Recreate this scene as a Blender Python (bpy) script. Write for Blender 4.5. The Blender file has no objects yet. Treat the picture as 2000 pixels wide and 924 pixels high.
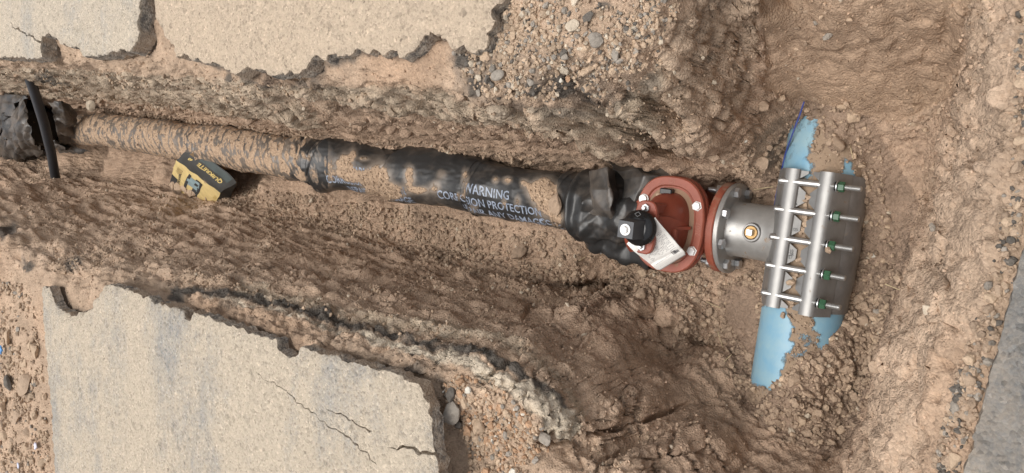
import bpy, bmesh, math, random
import numpy as np
from mathutils import Matrix, Vector
from mathutils.geometry import delaunay_2d_cdt

# ------------------------------------------------------------------ camera, world, sun, exposure
FPX, TH, CAMZ = 1540.0, math.radians(52.7), 1.5       # focal length in px of a 2000 px wide frame, pitch below the horizon, eye height
CT, ST = math.cos(TH), math.sin(TH)
scene = bpy.context.scene
col = scene.collection
cam = bpy.data.cameras.new("camera")
cam.sensor_fit = 'HORIZONTAL'; cam.sensor_width = 36.0; cam.lens = 36.0 * FPX / 2000.0
cam.clip_start = 0.05; cam.clip_end = 500
camo = bpy.data.objects.new("camera", cam); col.objects.link(camo)
# the phone is held in portrait: picture left is "up", picture top is the photographer's right
camo.matrix_world = Matrix(((0, 1, 0, 0), (-ST, 0, -CT, 0), (-CT, 0, ST, CAMZ), (0, 0, 0, 1)))
scene.camera = camo
SUN_DIR = Vector((-0.10, 0.12, 0.98)).normalized()     # towards the sun
w = bpy.data.worlds.new("World"); scene.world = w; w.use_nodes = True
wn = w.node_tree.nodes; wl = w.node_tree.links
sky = wn.new('ShaderNodeTexSky'); sky.sky_type = 'NISHITA'; sky.sun_disc = False
sky.sun_elevation = math.asin(SUN_DIR.z); sky.sun_rotation = math.atan2(SUN_DIR.x, SUN_DIR.y)
sky.air_density = 1.0; sky.dust_density = 4.0; sky.ozone_density = 1.0
hsv = wn.new('ShaderNodeHueSaturation'); hsv.inputs['Saturation'].default_value = 0.25
wl.new(sky.outputs[0], hsv.inputs['Color'])
bg = wn['Background']; bg.inputs[1].default_value = 0.125
wl.new(hsv.outputs[0], bg.inputs[0])
sl = bpy.data.lights.new("sun", 'SUN'); sl.energy = 1.5; sl.angle = math.radians(50); sl.color = (1.0, 0.95, 0.88)
so = bpy.data.objects.new("sun", sl); col.objects.link(so)
so.rotation_euler = SUN_DIR.to_track_quat('Z', 'Y').to_euler()
scene.view_settings.view_transform = 'Standard'; scene.view_settings.look = 'None'
scene.view_settings.exposure = 0.42; scene.view_settings.gamma = 1.0

rng = np.random.default_rng(7); random.seed(7)

# ------------------------------------------------------------------ helpers
def up(px, py, z):
    """point of the place seen at photo pixel px,py whose height is z"""
    px = np.asarray(px, float); py = np.asarray(py, float); z = np.asarray(z, float)
    t = (1000 - px) / FPX; s = (462 - py) / FPX
    dz = -ST + t * CT; k = (z - CAMZ) / dz
    return np.stack(np.broadcast_arrays(s * k, (CT + t * ST) * k, z), -1)
def proj(P):
    x, y, z = P[:, 0], P[:, 1], P[:, 2] - CAMZ
    d = np.maximum(y * CT - z * ST, .05); u = y * ST + z * CT
    return 1000 - FPX * u / d, 462 - FPX * x / d
def sstep(a, b, x):
    t = np.clip((x - a) / (b - a), 0, 1); return t * t * (3 - 2 * t)
from concurrent.futures import ThreadPoolExecutor
POOL = ThreadPoolExecutor(4)
def chunked(fn, n, *arrs):
    if n < 30000: return fn(*arrs)
    cs = 20000; parts = list(POOL.map(lambda i: fn(*[a[i:i + cs] for a in arrs]), range(0, n, cs)))
    return tuple(np.concatenate(p) for p in zip(*parts)) if isinstance(parts[0], tuple) else np.concatenate(parts)
def _h(ix, iy, iz, seed):
    u = np.uint32
    h = ix.astype(u) * u(374761393) + iy.astype(u) * u(668265263) + iz.astype(u) * u(2147483647) + u((seed * 974634777) & 0xFFFFFFFF)
    h = (h ^ (h >> u(13))) * u(1274126177)
    h = (h ^ (h >> u(16))) * u(2246822519)
    return h ^ (h >> u(15))
GR = np.array([[1,1,0],[-1,1,0],[1,-1,0],[-1,-1,0],[1,0,1],[-1,0,1],[1,0,-1],[-1,0,-1],[0,1,1],[0,-1,1],[0,1,-1],[0,-1,-1],[1,1,0],[-1,1,0],[0,-1,1],[0,-1,-1]], np.float32)
def noise(P, f=1.0, seed=0):
    """gradient noise, about -1..1"""
    return chunked(lambda q: _noise(q, f, seed), len(P), np.asarray(P))
def _noise(P, f, seed):
    P = np.asarray(P, float) * f
    I = np.floor(P); F = (P - I).astype(np.float32); I = I.astype(np.int32)
    U = F * F * F * (F * (F * 6 - 15) + 10)
    out = np.zeros(len(P), np.float32)
    for c in range(8):
        o = (c & 1, (c >> 1) & 1, c >> 2)
        g = GR[_h(I[:, 0] + o[0], I[:, 1] + o[1], I[:, 2] + o[2], seed) & 15]
        d = g[:, 0] * (F[:, 0] - o[0]) + g[:, 1] * (F[:, 1] - o[1]) + g[:, 2] * (F[:, 2] - o[2])
        wgt = np.ones(len(P), np.float32)
        for a in range(3): wgt = wgt * (U[:, a] if o[a] else 1 - U[:, a])
        out += wgt * d
    return out
def fbm(P, f, octs=4, seed=0, gain=.5, ridged=False):
    a, s, tot = 1.0, 0, 0
    for i in range(octs):
        n = noise(P, f * 2 ** i, seed + i * 17)
        s = s + a * ((1 - 2 * np.abs(n)) if ridged else n); tot += a; a *= gain
    return s / tot
def worley(P, f, seed=0):
    return chunked(lambda q: _worley(q, f, seed), len(P), np.asarray(P))
def _worley(P, f, seed):
    P = np.asarray(P, np.float32) * f
    I = np.floor(P); F = P - I; I = I.astype(np.int32)
    f1 = np.full(len(P), 9, np.float32); f2 = f1.copy(); cid = np.zeros(len(P), np.float32)
    for dx in (-1, 0, 1):
        for dy in (-1, 0, 1):
            for dz in (-1, 0, 1):
                h = _h(I[:, 0] + dx, I[:, 1] + dy, I[:, 2] + dz, seed)
                qx = dx + (h & 1023) / 1023. - F[:, 0]; qy = dy + ((h >> 10) & 1023) / 1023. - F[:, 1]; qz = dz + ((h >> 20) & 1023) / 1023. - F[:, 2]
                d = (qx * qx + qy * qy + qz * qz).astype(np.float32)
                m = d < f1
                f2 = np.where(m, f1, np.minimum(f2, d)); f1 = np.where(m, d, f1)
                cid = np.where(m, ((h >> 5) & 255) / 255., cid)
    return np.sqrt(f1), np.sqrt(f2), cid
def inside(poly, x, y):
    return chunked(lambda a, b: _inside(poly, a, b), len(x), x, y)
def _inside(poly, x, y):
    poly = np.asarray(poly, float); r = np.zeros(len(x), bool); j = len(poly) - 1
    for i in range(len(poly)):
        xi, yi = poly[i]; xj, yj = poly[j]
        if yi != yj:
            r ^= ((yi > y) != (yj > y)) & (x < (xj - xi) * (y - yi) / (yj - yi) + xi)
        j = i
    return r
def pdist(poly, x, y, closed=False):
    """distance to a polyline"""
    return chunked(lambda a, b: _pdist(poly, a, b, closed), len(x), np.asarray(x), np.asarray(y))
def _pdist(poly, x, y, closed):
    poly = np.asarray(poly, float); n = len(poly); d = np.full(len(x), 1e9)
    for i in range(n if closed else n - 1):
        a = poly[i]; b = poly[(i + 1) % n]; ab = b - a; L = max(ab @ ab, 1e-12)
        t = np.clip(((x - a[0]) * ab[0] + (y - a[1]) * ab[1]) / L, 0, 1)
        d = np.minimum(d, (x - a[0] - t * ab[0]) ** 2 + (y - a[1] - t * ab[1]) ** 2)
    return np.sqrt(d)
def resample(P, step):
    P = np.asarray(P, float); d = np.r_[0, np.cumsum(np.linalg.norm(np.diff(P, axis=0), axis=1))]
    n = max(int(d[-1] / step), 1) + 1; q = np.linspace(0, d[-1], n)
    return np.stack([np.interp(q, d, P[:, k]) for k in range(P.shape[1])], 1)

def mesh_np(name, V, faces, smooth=True):
    """faces: (n,3) or (n,4) int array or list of arrays / lists"""
    me = bpy.data.meshes.new(name)
    V = np.asarray(V, np.float32)
    if isinstance(faces, np.ndarray):
        k = faces.shape[1]; n = len(faces)
        me.vertices.add(len(V)); me.vertices.foreach_set('co', V.ravel())
        me.loops.add(n * k); me.loops.foreach_set('vertex_index', faces.astype(np.int32).ravel())
        me.polygons.add(n); me.polygons.foreach_set('loop_start', np.arange(0, n * k, k, dtype=np.int32))
        me.update(calc_edges=True); me.validate()
    else:
        me.from_pydata([tuple(map(float, v)) for v in V], [], [tuple(map(int, f)) for f in faces])
    me.polygons.foreach_set('use_smooth', np.full(len(me.polygons), smooth))
    me.update()
    return me
def link(name, me, m=None, parent=None):
    o = bpy.data.objects.new(name, me); col.objects.link(o)
    if m is not None: me.materials.append(m)
    if parent is not None: o.parent = parent
    return o
def tag(o, label, cat=None, group=None, kind=None):
    o['label'] = label
    if cat: o['category'] = cat
    if group: o['group'] = group
    if kind: o['kind'] = kind
    return o
def empty(name, loc, rz=0.0, label=None, cat=None):
    o = bpy.data.objects.new(name, None); col.objects.link(o)
    o.location = loc; o.rotation_euler = (0, 0, rz); o.empty_display_size = .05
    if label: tag(o, label, cat)
    return o
def sharp(o, ang=35):
    me = o.data
    bm = bmesh.new(); bm.from_mesh(me); lim = math.radians(ang)
    for e in bm.edges:
        if len(e.link_faces) == 2 and e.calc_face_angle(0) > lim: e.smooth = False
    bm.to_mesh(me); bm.free(); return o
class MB:
    """collects shapes, becomes one mesh object"""
    def __init__(s): s.v = []; s.f = []
    def add(s, V, F, M=None):
        n = len(s.v)
        for p in V:
            p = Vector(p); s.v.append(tuple(M @ p) if M is not None else tuple(p))
        s.f += [tuple(i + n for i in f) for f in F]; return s
    def rings(s, R, M=None, cap0=True, cap1=True, closed=True):
        n = len(R[0]); V = [p for r in R for p in r]; F = []
        for i in range(len(R) - 1):
            for j in range(n if closed else n - 1):
                k = (j + 1) % n; F.append((i * n + j, i * n + k, (i + 1) * n + k, (i + 1) * n + j))
        if cap0 and closed: F.append(tuple(reversed(range(n))))
        if cap1 and closed: F.append(tuple((len(R) - 1) * n + j for j in range(n)))
        return s.add(V, F, M)
    def lathe(s, prof, n=24, M=None, cap0=True, cap1=True, ph=0.0):
        """prof: (radius, z) list, about local z"""
        R = [[(r * math.cos(2 * math.pi * j / n + ph), r * math.sin(2 * math.pi * j / n + ph), z) for j in range(n)] for r, z in prof]
        return s.rings(R, M, cap0, cap1)
    def tube(s, P, r, n=10, caps=True):
        P = [Vector(p) for p in P]; R = []; N = None
        for i, p in enumerate(P):
            t = (P[min(i + 1, len(P) - 1)] - P[max(i - 1, 0)]).normalized()
            if N is None: N = t.orthogonal().normalized()
            N = (N - t * N.dot(t)).normalized(); B = t.cross(N); rr = r[i] if hasattr(r, '__len__') else r
            R.append([p + N * (rr * math.cos(2 * math.pi * j / n)) + B * (rr * math.sin(2 * math.pi * j / n)) for j in range(n)])
        return s.rings(R, None, caps, caps)
    def box(s, c, h, M=None, bev=0.0):
        x, y, z = h; cx, cy, cz = c; b = bev
        if not b:
            V = [(cx + i * x, cy + j * y, cz + k * z) for i in (-1, 1) for j in (-1, 1) for k in (-1, 1)]
            return s.add(V, [(0, 1, 3, 2), (4, 6, 7, 5), (0, 4, 5, 1), (2, 3, 7, 6), (0, 2, 6, 4), (1, 5, 7, 3)], M)
        def ring(xx, yy, zz, c):
            return [(cx + a, cy + d, cz + zz) for a, d in ((xx, yy - c), (xx - c, yy), (-xx + c, yy), (-xx, yy - c), (-xx, -yy + c), (-xx + c, -yy), (xx - c, -yy), (xx, -yy + c))]
        return s.rings([ring(x - b, y - b, -z, b * .5), ring(x, y, -z + b, b), ring(x, y, z - b, b), ring(x - b, y - b, z, b * .5)], M)
    def build(s, name, m=None, parent=None, smooth=True, ang=35):
        bm = bmesh.new(); vs = [bm.verts.new(v) for v in s.v]
        for f in s.f:
            try: bm.faces.new([vs[i] for i in f])
            except ValueError: pass
        bmesh.ops.recalc_face_normals(bm, faces=bm.faces)
        me = bpy.data.meshes.new(name); bm.to_mesh(me); bm.free()
        me.polygons.foreach_set('use_smooth', np.full(len(me.polygons), smooth)); me.update()
        o = link(name, me, m, parent)
        return sharp(o, ang) if smooth else o
def T(x, y, z): return Matrix.Translation((x, y, z))
RX90 = Matrix.Rotation(math.radians(-90), 4, 'X')       # local z -> +y
def axis_m(p, d):
    return Matrix.Translation(p) @ Vector(d).to_track_quat('Z', 'Y').to_matrix().to_4x4()

# ------------------------------------------------------------------ materials
def mat(name):
    m = bpy.data.materials.new(name); m.use_nodes = True
    nt = m.node_tree; b = nt.nodes['Principled BSDF']
    return m, nt, b
def N(nt, typ, **kw):
    n = nt.nodes.new(typ)
    for k, v in kw.items():
        if k.startswith('_'): setattr(n, k[1:], v)
        else: n.inputs[k.replace('__', ' ')].default_value = v
    return n
def ramp(nt, src, stops):
    r = nt.nodes.new('ShaderNodeValToRGB'); e = r.color_ramp.elements
    while len(e) > len(stops): e.remove(e[-1])
    while len(e) < len(stops): e.new(0.5)
    for i, (p, c) in enumerate(stops):
        e[i].position = p; e[i].color = (c, c, c, 1) if not hasattr(c, '__len__') else tuple(c) + (1,)
    nt.links.new(src, r.inputs[0]); return r.outputs[0]
def mixc(nt, fac, a, b, mode='MIX'):
    n = nt.nodes.new('ShaderNodeMix'); n.data_type = 'RGBA'; n.blend_type = mode
    for sock, v in ((n.inputs[0], fac), (n.inputs[6], a), (n.inputs[7], b)):
        if isinstance(v, bpy.types.NodeSocket): nt.links.new(v, sock)
        elif hasattr(v, '__len__'): sock.default_value = tuple(v) + (1,)
        else: sock.default_value = v
    return n.outputs[2]
def mth(nt, op, a, b=0.0, clamp=False):
    n = nt.nodes.new('ShaderNodeMath'); n.operation = op; n.use_clamp = clamp
    for sock, v in ((n.inputs[0], a), (n.inputs[1], b)):
        if isinstance(v, bpy.types.NodeSocket): nt.links.new(v, sock)
        else: sock.default_value = v
    return n.outputs[0]
def tex(nt, kind, scale, co=None, detail=4, rough=.6, **kw):
    n = nt.nodes.new('ShaderNodeTexNoise' if kind == 'n' else 'ShaderNodeTexVoronoi')
    n.inputs['Scale'].default_value = scale
    if kind == 'n': n.inputs['Detail'].default_value = detail; n.inputs['Roughness'].default_value = rough
    if co is not None: nt.links.new(co, n.inputs['Vector'])
    return n
def bump(nt, b, hs, strength=.6, dist=.01):
    n = nt.nodes.new('ShaderNodeBump'); n.inputs['Strength'].default_value = strength; n.inputs['Distance'].default_value = dist
    nt.links.new(hs, n.inputs['Height']); nt.links.new(n.outputs[0], b.inputs['Normal']); return n
def simple(name, c, rough=.5, metal=0.0, dirt=0.0, dscale=30, bmp=0.0, bscale=200, dirtcol=(.27, .19, .125), var=.12, lo=.45, spec=None):
    """paint / metal with uneven tone and patches of dry soil stuck to it"""
    m, nt, b = mat(name); co = N(nt, 'ShaderNodeTexCoord').outputs['Object']
    v = ramp(nt, tex(nt, 'n', 25, co).outputs[0], [(.3, 1 - var), (.7, 1 + var)])
    base = mixc(nt, 1.0, c, v, 'MULTIPLY')
    b.inputs['Roughness'].default_value = rough; b.inputs['Metallic'].default_value = metal
    if spec is not None: b.inputs['Specular IOR Level'].default_value = spec
    if dirt:
        f = ramp(nt, tex(nt, 'n', dscale, co, 8, .68).outputs[0], [(lo + (1 - dirt) * .25, 0), (lo + (1 - dirt) * .25 + .05, 1)])
        base = mixc(nt, f, base, dirtcol)
        nt.links.new(mixc(nt, f, (rough,) * 3, (.95,) * 3), b.inputs['Roughness'])
        if metal: nt.links.new(mth(nt, 'MULTIPLY', mth(nt, 'SUBTRACT', 1.0, f), metal), b.inputs['Metallic'])
    nt.links.new(base, b.inputs['Base Color'])
    if bmp: bump(nt, b, tex(nt, 'n', bscale, co).outputs[0], bmp, .003)
    return m
def soil_mat(name, attr='soil', const=None, grain=1.0, bumpd=.006, var=.22):
    m, nt, b = mat(name)
    geo = nt.nodes.new('ShaderNodeNewGeometry').outputs['Position'] if attr else N(nt, 'ShaderNodeTexCoord').outputs['Object']
    if attr:
        a = nt.nodes.new('ShaderNodeAttribute'); a.attribute_name = attr; base = a.outputs['Color']
    else: base = const
    v = ramp(nt, tex(nt, 'n', 9, geo, 6, .65).outputs[0], [(.3, 1 - var), (.7, 1 + var)])
    base = mixc(nt, 1.0, base, v, 'MULTIPLY')
    g = tex(nt, 'v', 170 * grain, geo)
    gv = ramp(nt, g.outputs['Color'], [(.0, .78), (.5, 1.0), (.93, 1.12), (1.0, 1.55)])
    base = mixc(nt, 1.0, base, gv, 'MULTIPLY')
    nt.links.new(base, b.inputs['Base Color'])
    b.inputs['Roughness'].default_value = .95; b.inputs['Specular IOR Level'].default_value = .15
    h1 = tex(nt, 'n', 60 * grain, geo, 8, .72).outputs[0]
    h2 = g.outputs['Distance']
    bump(nt, b, mth(nt, 'SUBTRACT', h1, mth(nt, 'MULTIPLY', h2, .5)), .9, bumpd)
    return m

# ------------------------------------------------------------------ terrain: contours of the trench (photo pixel + height -> place)
C = []
def cont(z, pts):
    P = np.array([tuple(p) if len(p) == 3 else (p[0], p[1], z) for p in pts], float)
    W = up(P[:, 0], P[:, 1], P[:, 2]); C.append(resample(W, .10))
def pt(*pts):
    P = np.array(pts, float); C.append(up(P[:, 0], P[:, 1], P[:, 2]))
# far / right bank (top of the picture)
cont(-.08, [(-150,102),(0,112),(80,120),(160,128),(270,122),(350,136),(450,150),(560,158),(640,160),(760,162),(850,165),(905,178),(960,188),(1010,200),(1080,208),(1150,206),(1215,192),(1258,165),(1280,125),(1292,80),(1320,40),(1360,0),(1390,-60),(1410,-150)])
cont(-.30, [(-150,130),(0,145),(100,150),(200,152),(300,167),(400,187),(500,200),(620,205),(740,212),(860,222),(960,238),(1060,256),(1150,272),(1230,272),(1300,245),(1355,195),(1396,115),(1430,50),(1452,0),(1475,-60),(1500,-150)])
cont(-.62, [(-150,150),(0,168),(100,172),(200,178),(300,195),(400,215),(500,235),(600,248),(720,255),(840,258),(960,266),(1060,277),(1150,290),(1230,294),(1300,282),(1370,258,-.62),(1420,222,-.58),(1455,172,-.52),(1478,120,-.48),(1495,60,-.46),(1515,0,-.42),(1535,-60,-.36)])
cont(-.88, [(-150,178),(0,192),(100,198),(200,207),(300,218),(400,236),(520,256),(640,268),(760,288),(900,297),(1040,302),(1150,304),(1250,306),(1340,302),(1425,268,-.84),(1465,236,-.72),(1490,196,-.61)])
pt((980,60,-.05),(1050,40,-.05),(1100,120,-.05),(1200,100,-.06),(1150,0,-.04),(1250,20,-.06),(1000,-60,-.03),(1200,-80,-.03),(1320,-80,-.05),(930,130,-.06),(1000,140,-.06))
for z, off in ((-.07, 0),):
    gx, gy = np.meshgrid(np.arange(-250, 951, 150), np.arange(-300, 41, 85)); pt(*zip(gx.ravel(), gy.ravel(), np.full(gx.size, -.075)))
cont(-.075, [(-150,80),(0,92),(150,95),(260,95),(400,118),(560,128),(620,128),(700,132),(800,132),(870,115)])
# trench floor and pit floor
pt(*[(x, y, -.90) for x, y in ((1000,480),(1100,500),(900,460),(800,430),(700,410),(600,388),(500,368),(400,352),(300,335),(200,318),(100,295),(0,280),(-100,270),(0,230),(200,255),(400,284),(600,315),(800,342),(1000,378),(1150,400),(1250,430),(1350,440))])
pt((1400,300,-.88),(1470,280,-.87),(1440,340,-.9),(1350,560,-.9),(1420,600,-.9),(1460,540,-.92),(1480,620,-.88),(1500,430,-.93),(1600,450,-.95),(1700,480,-.9),(1730,450,-.88),(1720,550,-.88),(1740,380,-.86),(1700,650,-.87),(1660,720,-.84),(1550,800,-.70),(1650,800,-.80),(1600,850,-.74),(1500,800,-.70),(1780,300,-.82))
pt((1590,205,-.725),(1600,240,-.728),(1602,280,-.730),(1612,318,-.734),(1640,285,-.735),(1655,318,-.79),(1690,300,-.80),(1725,320,-.81),(1525,300,-.87),(1540,250,-.84),(1555,215,-.76),(1570,190,-.70),(1640,205,-.71),(1720,220,-.74))
pt((1515,772,-.712),(1540,750,-.715),(1562,705,-.730),(1592,715,-.735),(1620,695,-.765),(1655,645,-.84),(1480,660,-.88),(1482,710,-.86),(1495,755,-.80),(1560,780,-.73),(1620,740,-.78),(1510,850,-.70),(1560,850,-.71))
# slope at the right-hand end of the pit (top right of the picture)
pt((1550,170,-.60),(1650,170,-.63),(1750,170,-.63),(1830,150,-.62),(1550,80,-.48),(1650,80,-.5),(1750,80,-.5),(1820,50,-.48),(1580,-50,-.3),(1700,-50,-.32),(1820,-50,-.3),(1600,-200,-.05),(1800,-200,-.05),(1700,-300,0),(1850,-300,0))
# near bank under the photographer
cont(-.86, [(1860,150,-.66),(1848,250,-.74),(1822,380,-.82),(1778,500,-.84),(1750,600,-.85),(1728,700,-.86),(1698,800,-.82),(1655,880,-.76)])
cont(-.30, [(1915,-60,-.22),(1908,60,-.25),(1900,150,-.28),(1880,260,-.32),(1850,390,-.34),(1796,520,-.34),(1768,600,-.33),(1743,700,-.33),(1713,800,-.33),(1680,880,-.38),(1650,940,-.42),(1600,990,-.40)])
cont(-.13, [(1960,-60),(1950,60),(1938,150),(1922,300),(1896,450),(1862,600),(1832,750),(1796,900),(1770,1000)])
cont(-.045, [(2000,0),(1985,300),(1968,450),(1934,600),(1900,750),(1866,900),(1845,1000)])
pt((2050,500,-.07),(2050,700,-.07),(2000,900,-.07),(2100,300,-.06),(2060,100,-.05),(1950,1100,-.06),(2150,900,-.07))
# left bank (bottom of the picture)
for px, L in {0: ((330,-.75),(370,-.4),(420,-.15),(480,-.06),(540,-.04)), 100: ((370,-.7),(420,-.4),(470,-.15),(530,-.06)), 200: ((395,-.68),(450,-.4),(500,-.2),(535,-.08)),
              300: ((410,-.7),(470,-.42),(525,-.2),(562,-.1)), 400: ((430,-.7),(490,-.45),(540,-.25),(572,-.13)), 500: ((450,-.72),(500,-.5),(560,-.28),(585,-.17)),
              600: ((475,-.74),(530,-.5),(585,-.3),(612,-.19)), 700: ((505,-.75),(555,-.5),(610,-.3),(640,-.2)), 800: ((535,-.76),(580,-.5),(635,-.3),(665,-.2)),
              900: ((555,-.77),(600,-.5),(650,-.3),(686,-.2)), 1000: ((570,-.77),(620,-.5),(670,-.3),(710,-.2)), -100: ((310,-.75),(350,-.4),(400,-.15),(460,-.06))}.items():
    pt(*[(px, y, z) for y, z in L])
cont(-.90, [(-150,298),(0,305),(130,342),(250,365),(340,385),(450,405),(560,432),(680,468),(800,508),(900,532),(1000,552),(1060,562)])
cont(-.11, [(215,548,-.08),(300,575),(400,592),(500,612),(600,637),(700,663),(800,692),(900,718),(980,750),(1045,790),(1090,825),(1104,845)])
pt((1050,735,-.2),(1100,770,-.2),(1145,815,-.24),(900,800,-.13),(950,850,-.14),(900,900,-.13),(1000,900,-.14),(950,960,-.12),(1000,820,-.14),(1050,890,-.13),(1100,880,-.17),(1150,880,-.24),(1100,960,-.14),(1200,960,-.22),(1000,1000,-.1),(1300,1050,-.2),(1450,1100,-.15),(1150,850,-.30))
pt((1080,590,-.80),(1090,620,-.60),(1140,603,-.66),(1215,606,-.69),(1275,630,-.73),(1304,660,-.80),(1100,645,-.48),(1180,650,-.58),(1230,660,-.66),(1240,700,-.58),(1290,705,-.74),(1345,682,-.90),(1380,695,-.88),(1120,566,-.94),(1155,570,-.95),(1185,577,-.95),(1240,586,-.94),(1300,615,-.94),(1335,645,-.95))
pt((1150,720,-.33),(1250,750,-.48),(1330,760,-.64),(1385,790,-.73),(1200,820,-.33),(1300,850,-.46),(1400,870,-.54),(1250,900,-.3),(1350,930,-.4),(1450,920,-.55),(1500,960,-.5),(1540,925,-.62),(1600,950,-.56),(1420,730,-.84),(1450,800,-.76),(1480,850,-.70))
for px in (-200, 0, 60): pt(*[(px, y, -.045) for y in (600, 700, 800, 900, 1000, 1150)])
gx, gy = np.meshgrid(np.arange(140, 840, 110), np.arange(690, 1150, 90)); k = gy > 640 + (gx - 140) * .17; pt(*zip(gx[k], gy[k], np.full(k.sum(), -.075)))
cont(-.055, [(90,590),(130,640),(200,600),(300,612),(400,640),(500,672),(600,702),(700,738),(790,770),(810,860),(830,960)])
ctrl = np.concatenate(C)
AX0, AY0, ASL = .128, 1.56, .1545                      # trench axis in plan: x = AX0 + ASL (y - AY0)
ext = []
for y in np.arange(7.0, 9.6, .4):
    for off, z in ((-.8,-.05),(-.55,-.12),(-.36,-.45),(-.24,-.8),(-.18,-.9),(0,-.9),(.13,-.9),(.17,-.7),(.25,-.35),(.33,-.1),(.6,-.05)): ext.append((AX0 + ASL * (y - AY0) + off, y, z))
for x in np.arange(-3, 3.1, .5): ext += [(x, -1.0, -.06), (x, 10.3, -.05)]
for y in np.arange(-1, 10.4, .5): ext += [(-3.0, y, -.06), (3.2, y, -.06)]
for y in np.arange(2.5, 7, .5): ext += [(-1.6, y, -.07), (1.9, y, -.07)]
ctrl = np.concatenate([ctrl, np.array(ext)])
# drop near-duplicate controls in plan
key = np.round(ctrl[:, :2] / .022).astype(int); _, ix = np.unique(key, axis=0, return_index=True); ctrl = ctrl[ix]
Pc = ctrl[:, :2]; n = len(Pc)
A = np.linalg.norm(Pc[:, None] - Pc[None], axis=2); A += np.eye(n) * -.004
wts = np.linalg.solve(np.block([[A, np.ones((n, 1))], [np.ones((1, n)), np.zeros((1, 1))]]), np.r_[ctrl[:, 2], 0])
HX = np.arange(-3, 3.21, .025); HY = np.arange(-1, 10.31, .025)
Hb = np.empty((len(HY), len(HX)), np.float32)
for i, y in enumerate(HY):
    d = np.sqrt((HX[:, None] - Pc[None, :, 0]) ** 2 + (y - Pc[None, :, 1]) ** 2); Hb[i] = d @ wts[:n] + wts[n]
Hb = np.clip(Hb, -1.08, .0)
def hbase(x, y):
    fx = np.clip((x - HX[0]) / .025, 0, len(HX) - 1.001); fy = np.clip((y - HY[0]) / .025, 0, len(HY) - 1.001)
    i = fx.astype(int); j = fy.astype(int); a = fx - i; b = fy - j
    return (Hb[j, i] * (1 - a) + Hb[j, i + 1] * a) * (1 - b) + (Hb[j + 1, i] * (1 - a) + Hb[j + 1, i + 1] * a) * b

# slabs of old pavement, as outlines in the photo at their height
S_LEFT = [(79,562),(94,562),(104,590),(112,606),(126,611),(142,618),(158,611),(176,601),(190,580),(198,563),(213,556),(244,564),(295,588),(352,608),(358,622),(366,626),(376,611),(397,618),(471,646),(536,666),(546,686),(560,700),(574,694),(586,679),(624,690),(703,714),(754,730),(805,746),(820,757),(826,788),(838,829),(841,860),(851,891),(852,924),(862,1010),(875,1150),(880,1500),(140,1500),(112,1150),(104,924),(96,780),(86,680),(82,620)]
S_FARR = [(273,-20),(266,52),(268,82),(251,95),(208,104),(160,110),(152,92),(125,90),(108,78),(92,64),(78,70),(77,90),(79,113),(43,112),(0,110),(-300,88),(-300,-700),(290,-700),(276,-150)]
S_MID = [(295,-40),(300,30),(318,70),(345,105),(395,122),(432,128),(447,143),(462,141),(478,132),(505,133),(520,146),(545,142),(580,141),(596,126),(602,110),(625,112),(650,108),(672,110),(696,93),(718,101),(730,102),(760,100),(790,108),(806,98),(814,82),(822,73),(840,70),(862,71),(872,86),(877,95),(905,92),(926,96),(942,96),(953,80),(946,64),(942,56),(958,52),(966,43),(958,30),(959,20),(976,9),(980,-20),(985,-150),(1000,-700),(310,-700)]
S_NEAR = [(2006,470),(1990,520),(1972,590),(1948,680),(1926,765),(1906,840),(1886,924),(1862,1030),(1820,1250),(2700,1250),(2700,300),(2080,440)]
ZS = {'L': .0, 'F': .018, 'M': -.012, 'N': .0}
polyW = {k: up(np.array(p)[:, 0], np.array(p)[:, 1], ZS[k])[:, :2] for k, p in (('L', S_LEFT), ('F', S_FARR), ('M', S_MID), ('N', S_NEAR))}

# grid, fine where the picture looks
def spacing(a, b, f):
    q = [a]
    while q[-1] < b: q.append(q[-1] + f(q[-1]))
    return q
XA, XZ, NXF = -1.22, 1.32, 620
e = 0; L = []; st = .008
while e < 40: e += st; st *= 1.25; L.append(e)
ys = spacing(-.05, 6.9, lambda y: .0050 if y < 2.2 else .005 + (y - 2.2) * .0022)
e = 0; st = .01; L2 = []; L3 = []
while e < 40: e += st; st *= 1.25; L2.append(ys[0] - e); L3.append(ys[-1] + e)
ys = np.array(sorted(L2) + ys + L3); NY = len(ys)
def blur(a):
    a = np.pad(a, 1, mode='edge'); a = (a[:-2] + a[1:-1] * 2 + a[2:]) / 4; return (a[:, :-2] + a[:, 1:-1] * 2 + a[:, 2:]) / 4
# vertices crowd where the banks are steep, so that a bank is as finely cut as the floor
Hs = Hb.copy()
for _ in range(6): Hs = blur(Hs)
wd_ = np.sqrt(1 + np.gradient(Hs, .025, axis=1) ** 2)
for _ in range(8): wd_ = blur(wd_)
xg = np.linspace(XA, XZ, 500); XF = np.empty((len(HY), NXF))
for j in range(len(HY)):
    cdf = np.r_[0, np.cumsum(np.interp((xg[1:] + xg[:-1]) / 2, HX, wd_[j]))]; XF[j] = np.interp(np.linspace(0, cdf[-1], NXF), cdf, xg)
fy = np.clip((ys - HY[0]) / .025, 0, len(HY) - 1.001); jy = fy.astype(int); fr_ = (fy - jy)[:, None]
XF = XF[jy] * (1 - fr_) + XF[jy + 1] * fr_
Lr = np.array(L)
X2 = XF; Y2 = np.repeat(ys[:, None], NXF, 1)
def bil(A, x, y):
    fx = np.clip((x - HX[0]) / .025, 0, len(HX) - 1.001); fy = np.clip((y - HY[0]) / .025, 0, len(HY) - 1.001); i = fx.astype(int); j = fy.astype(int); a = fx - i; b = fy - j
    return (A[j, i] * (1 - a) + A[j, i + 1] * a) * (1 - b) + (A[j + 1, i] * (1 - a) + A[j + 1, i + 1] * a) * b
wy_ = np.sqrt(1 + np.gradient(Hs, .025, axis=0) ** 2)
for _ in range(10): wy_ = blur(wy_)
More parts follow.
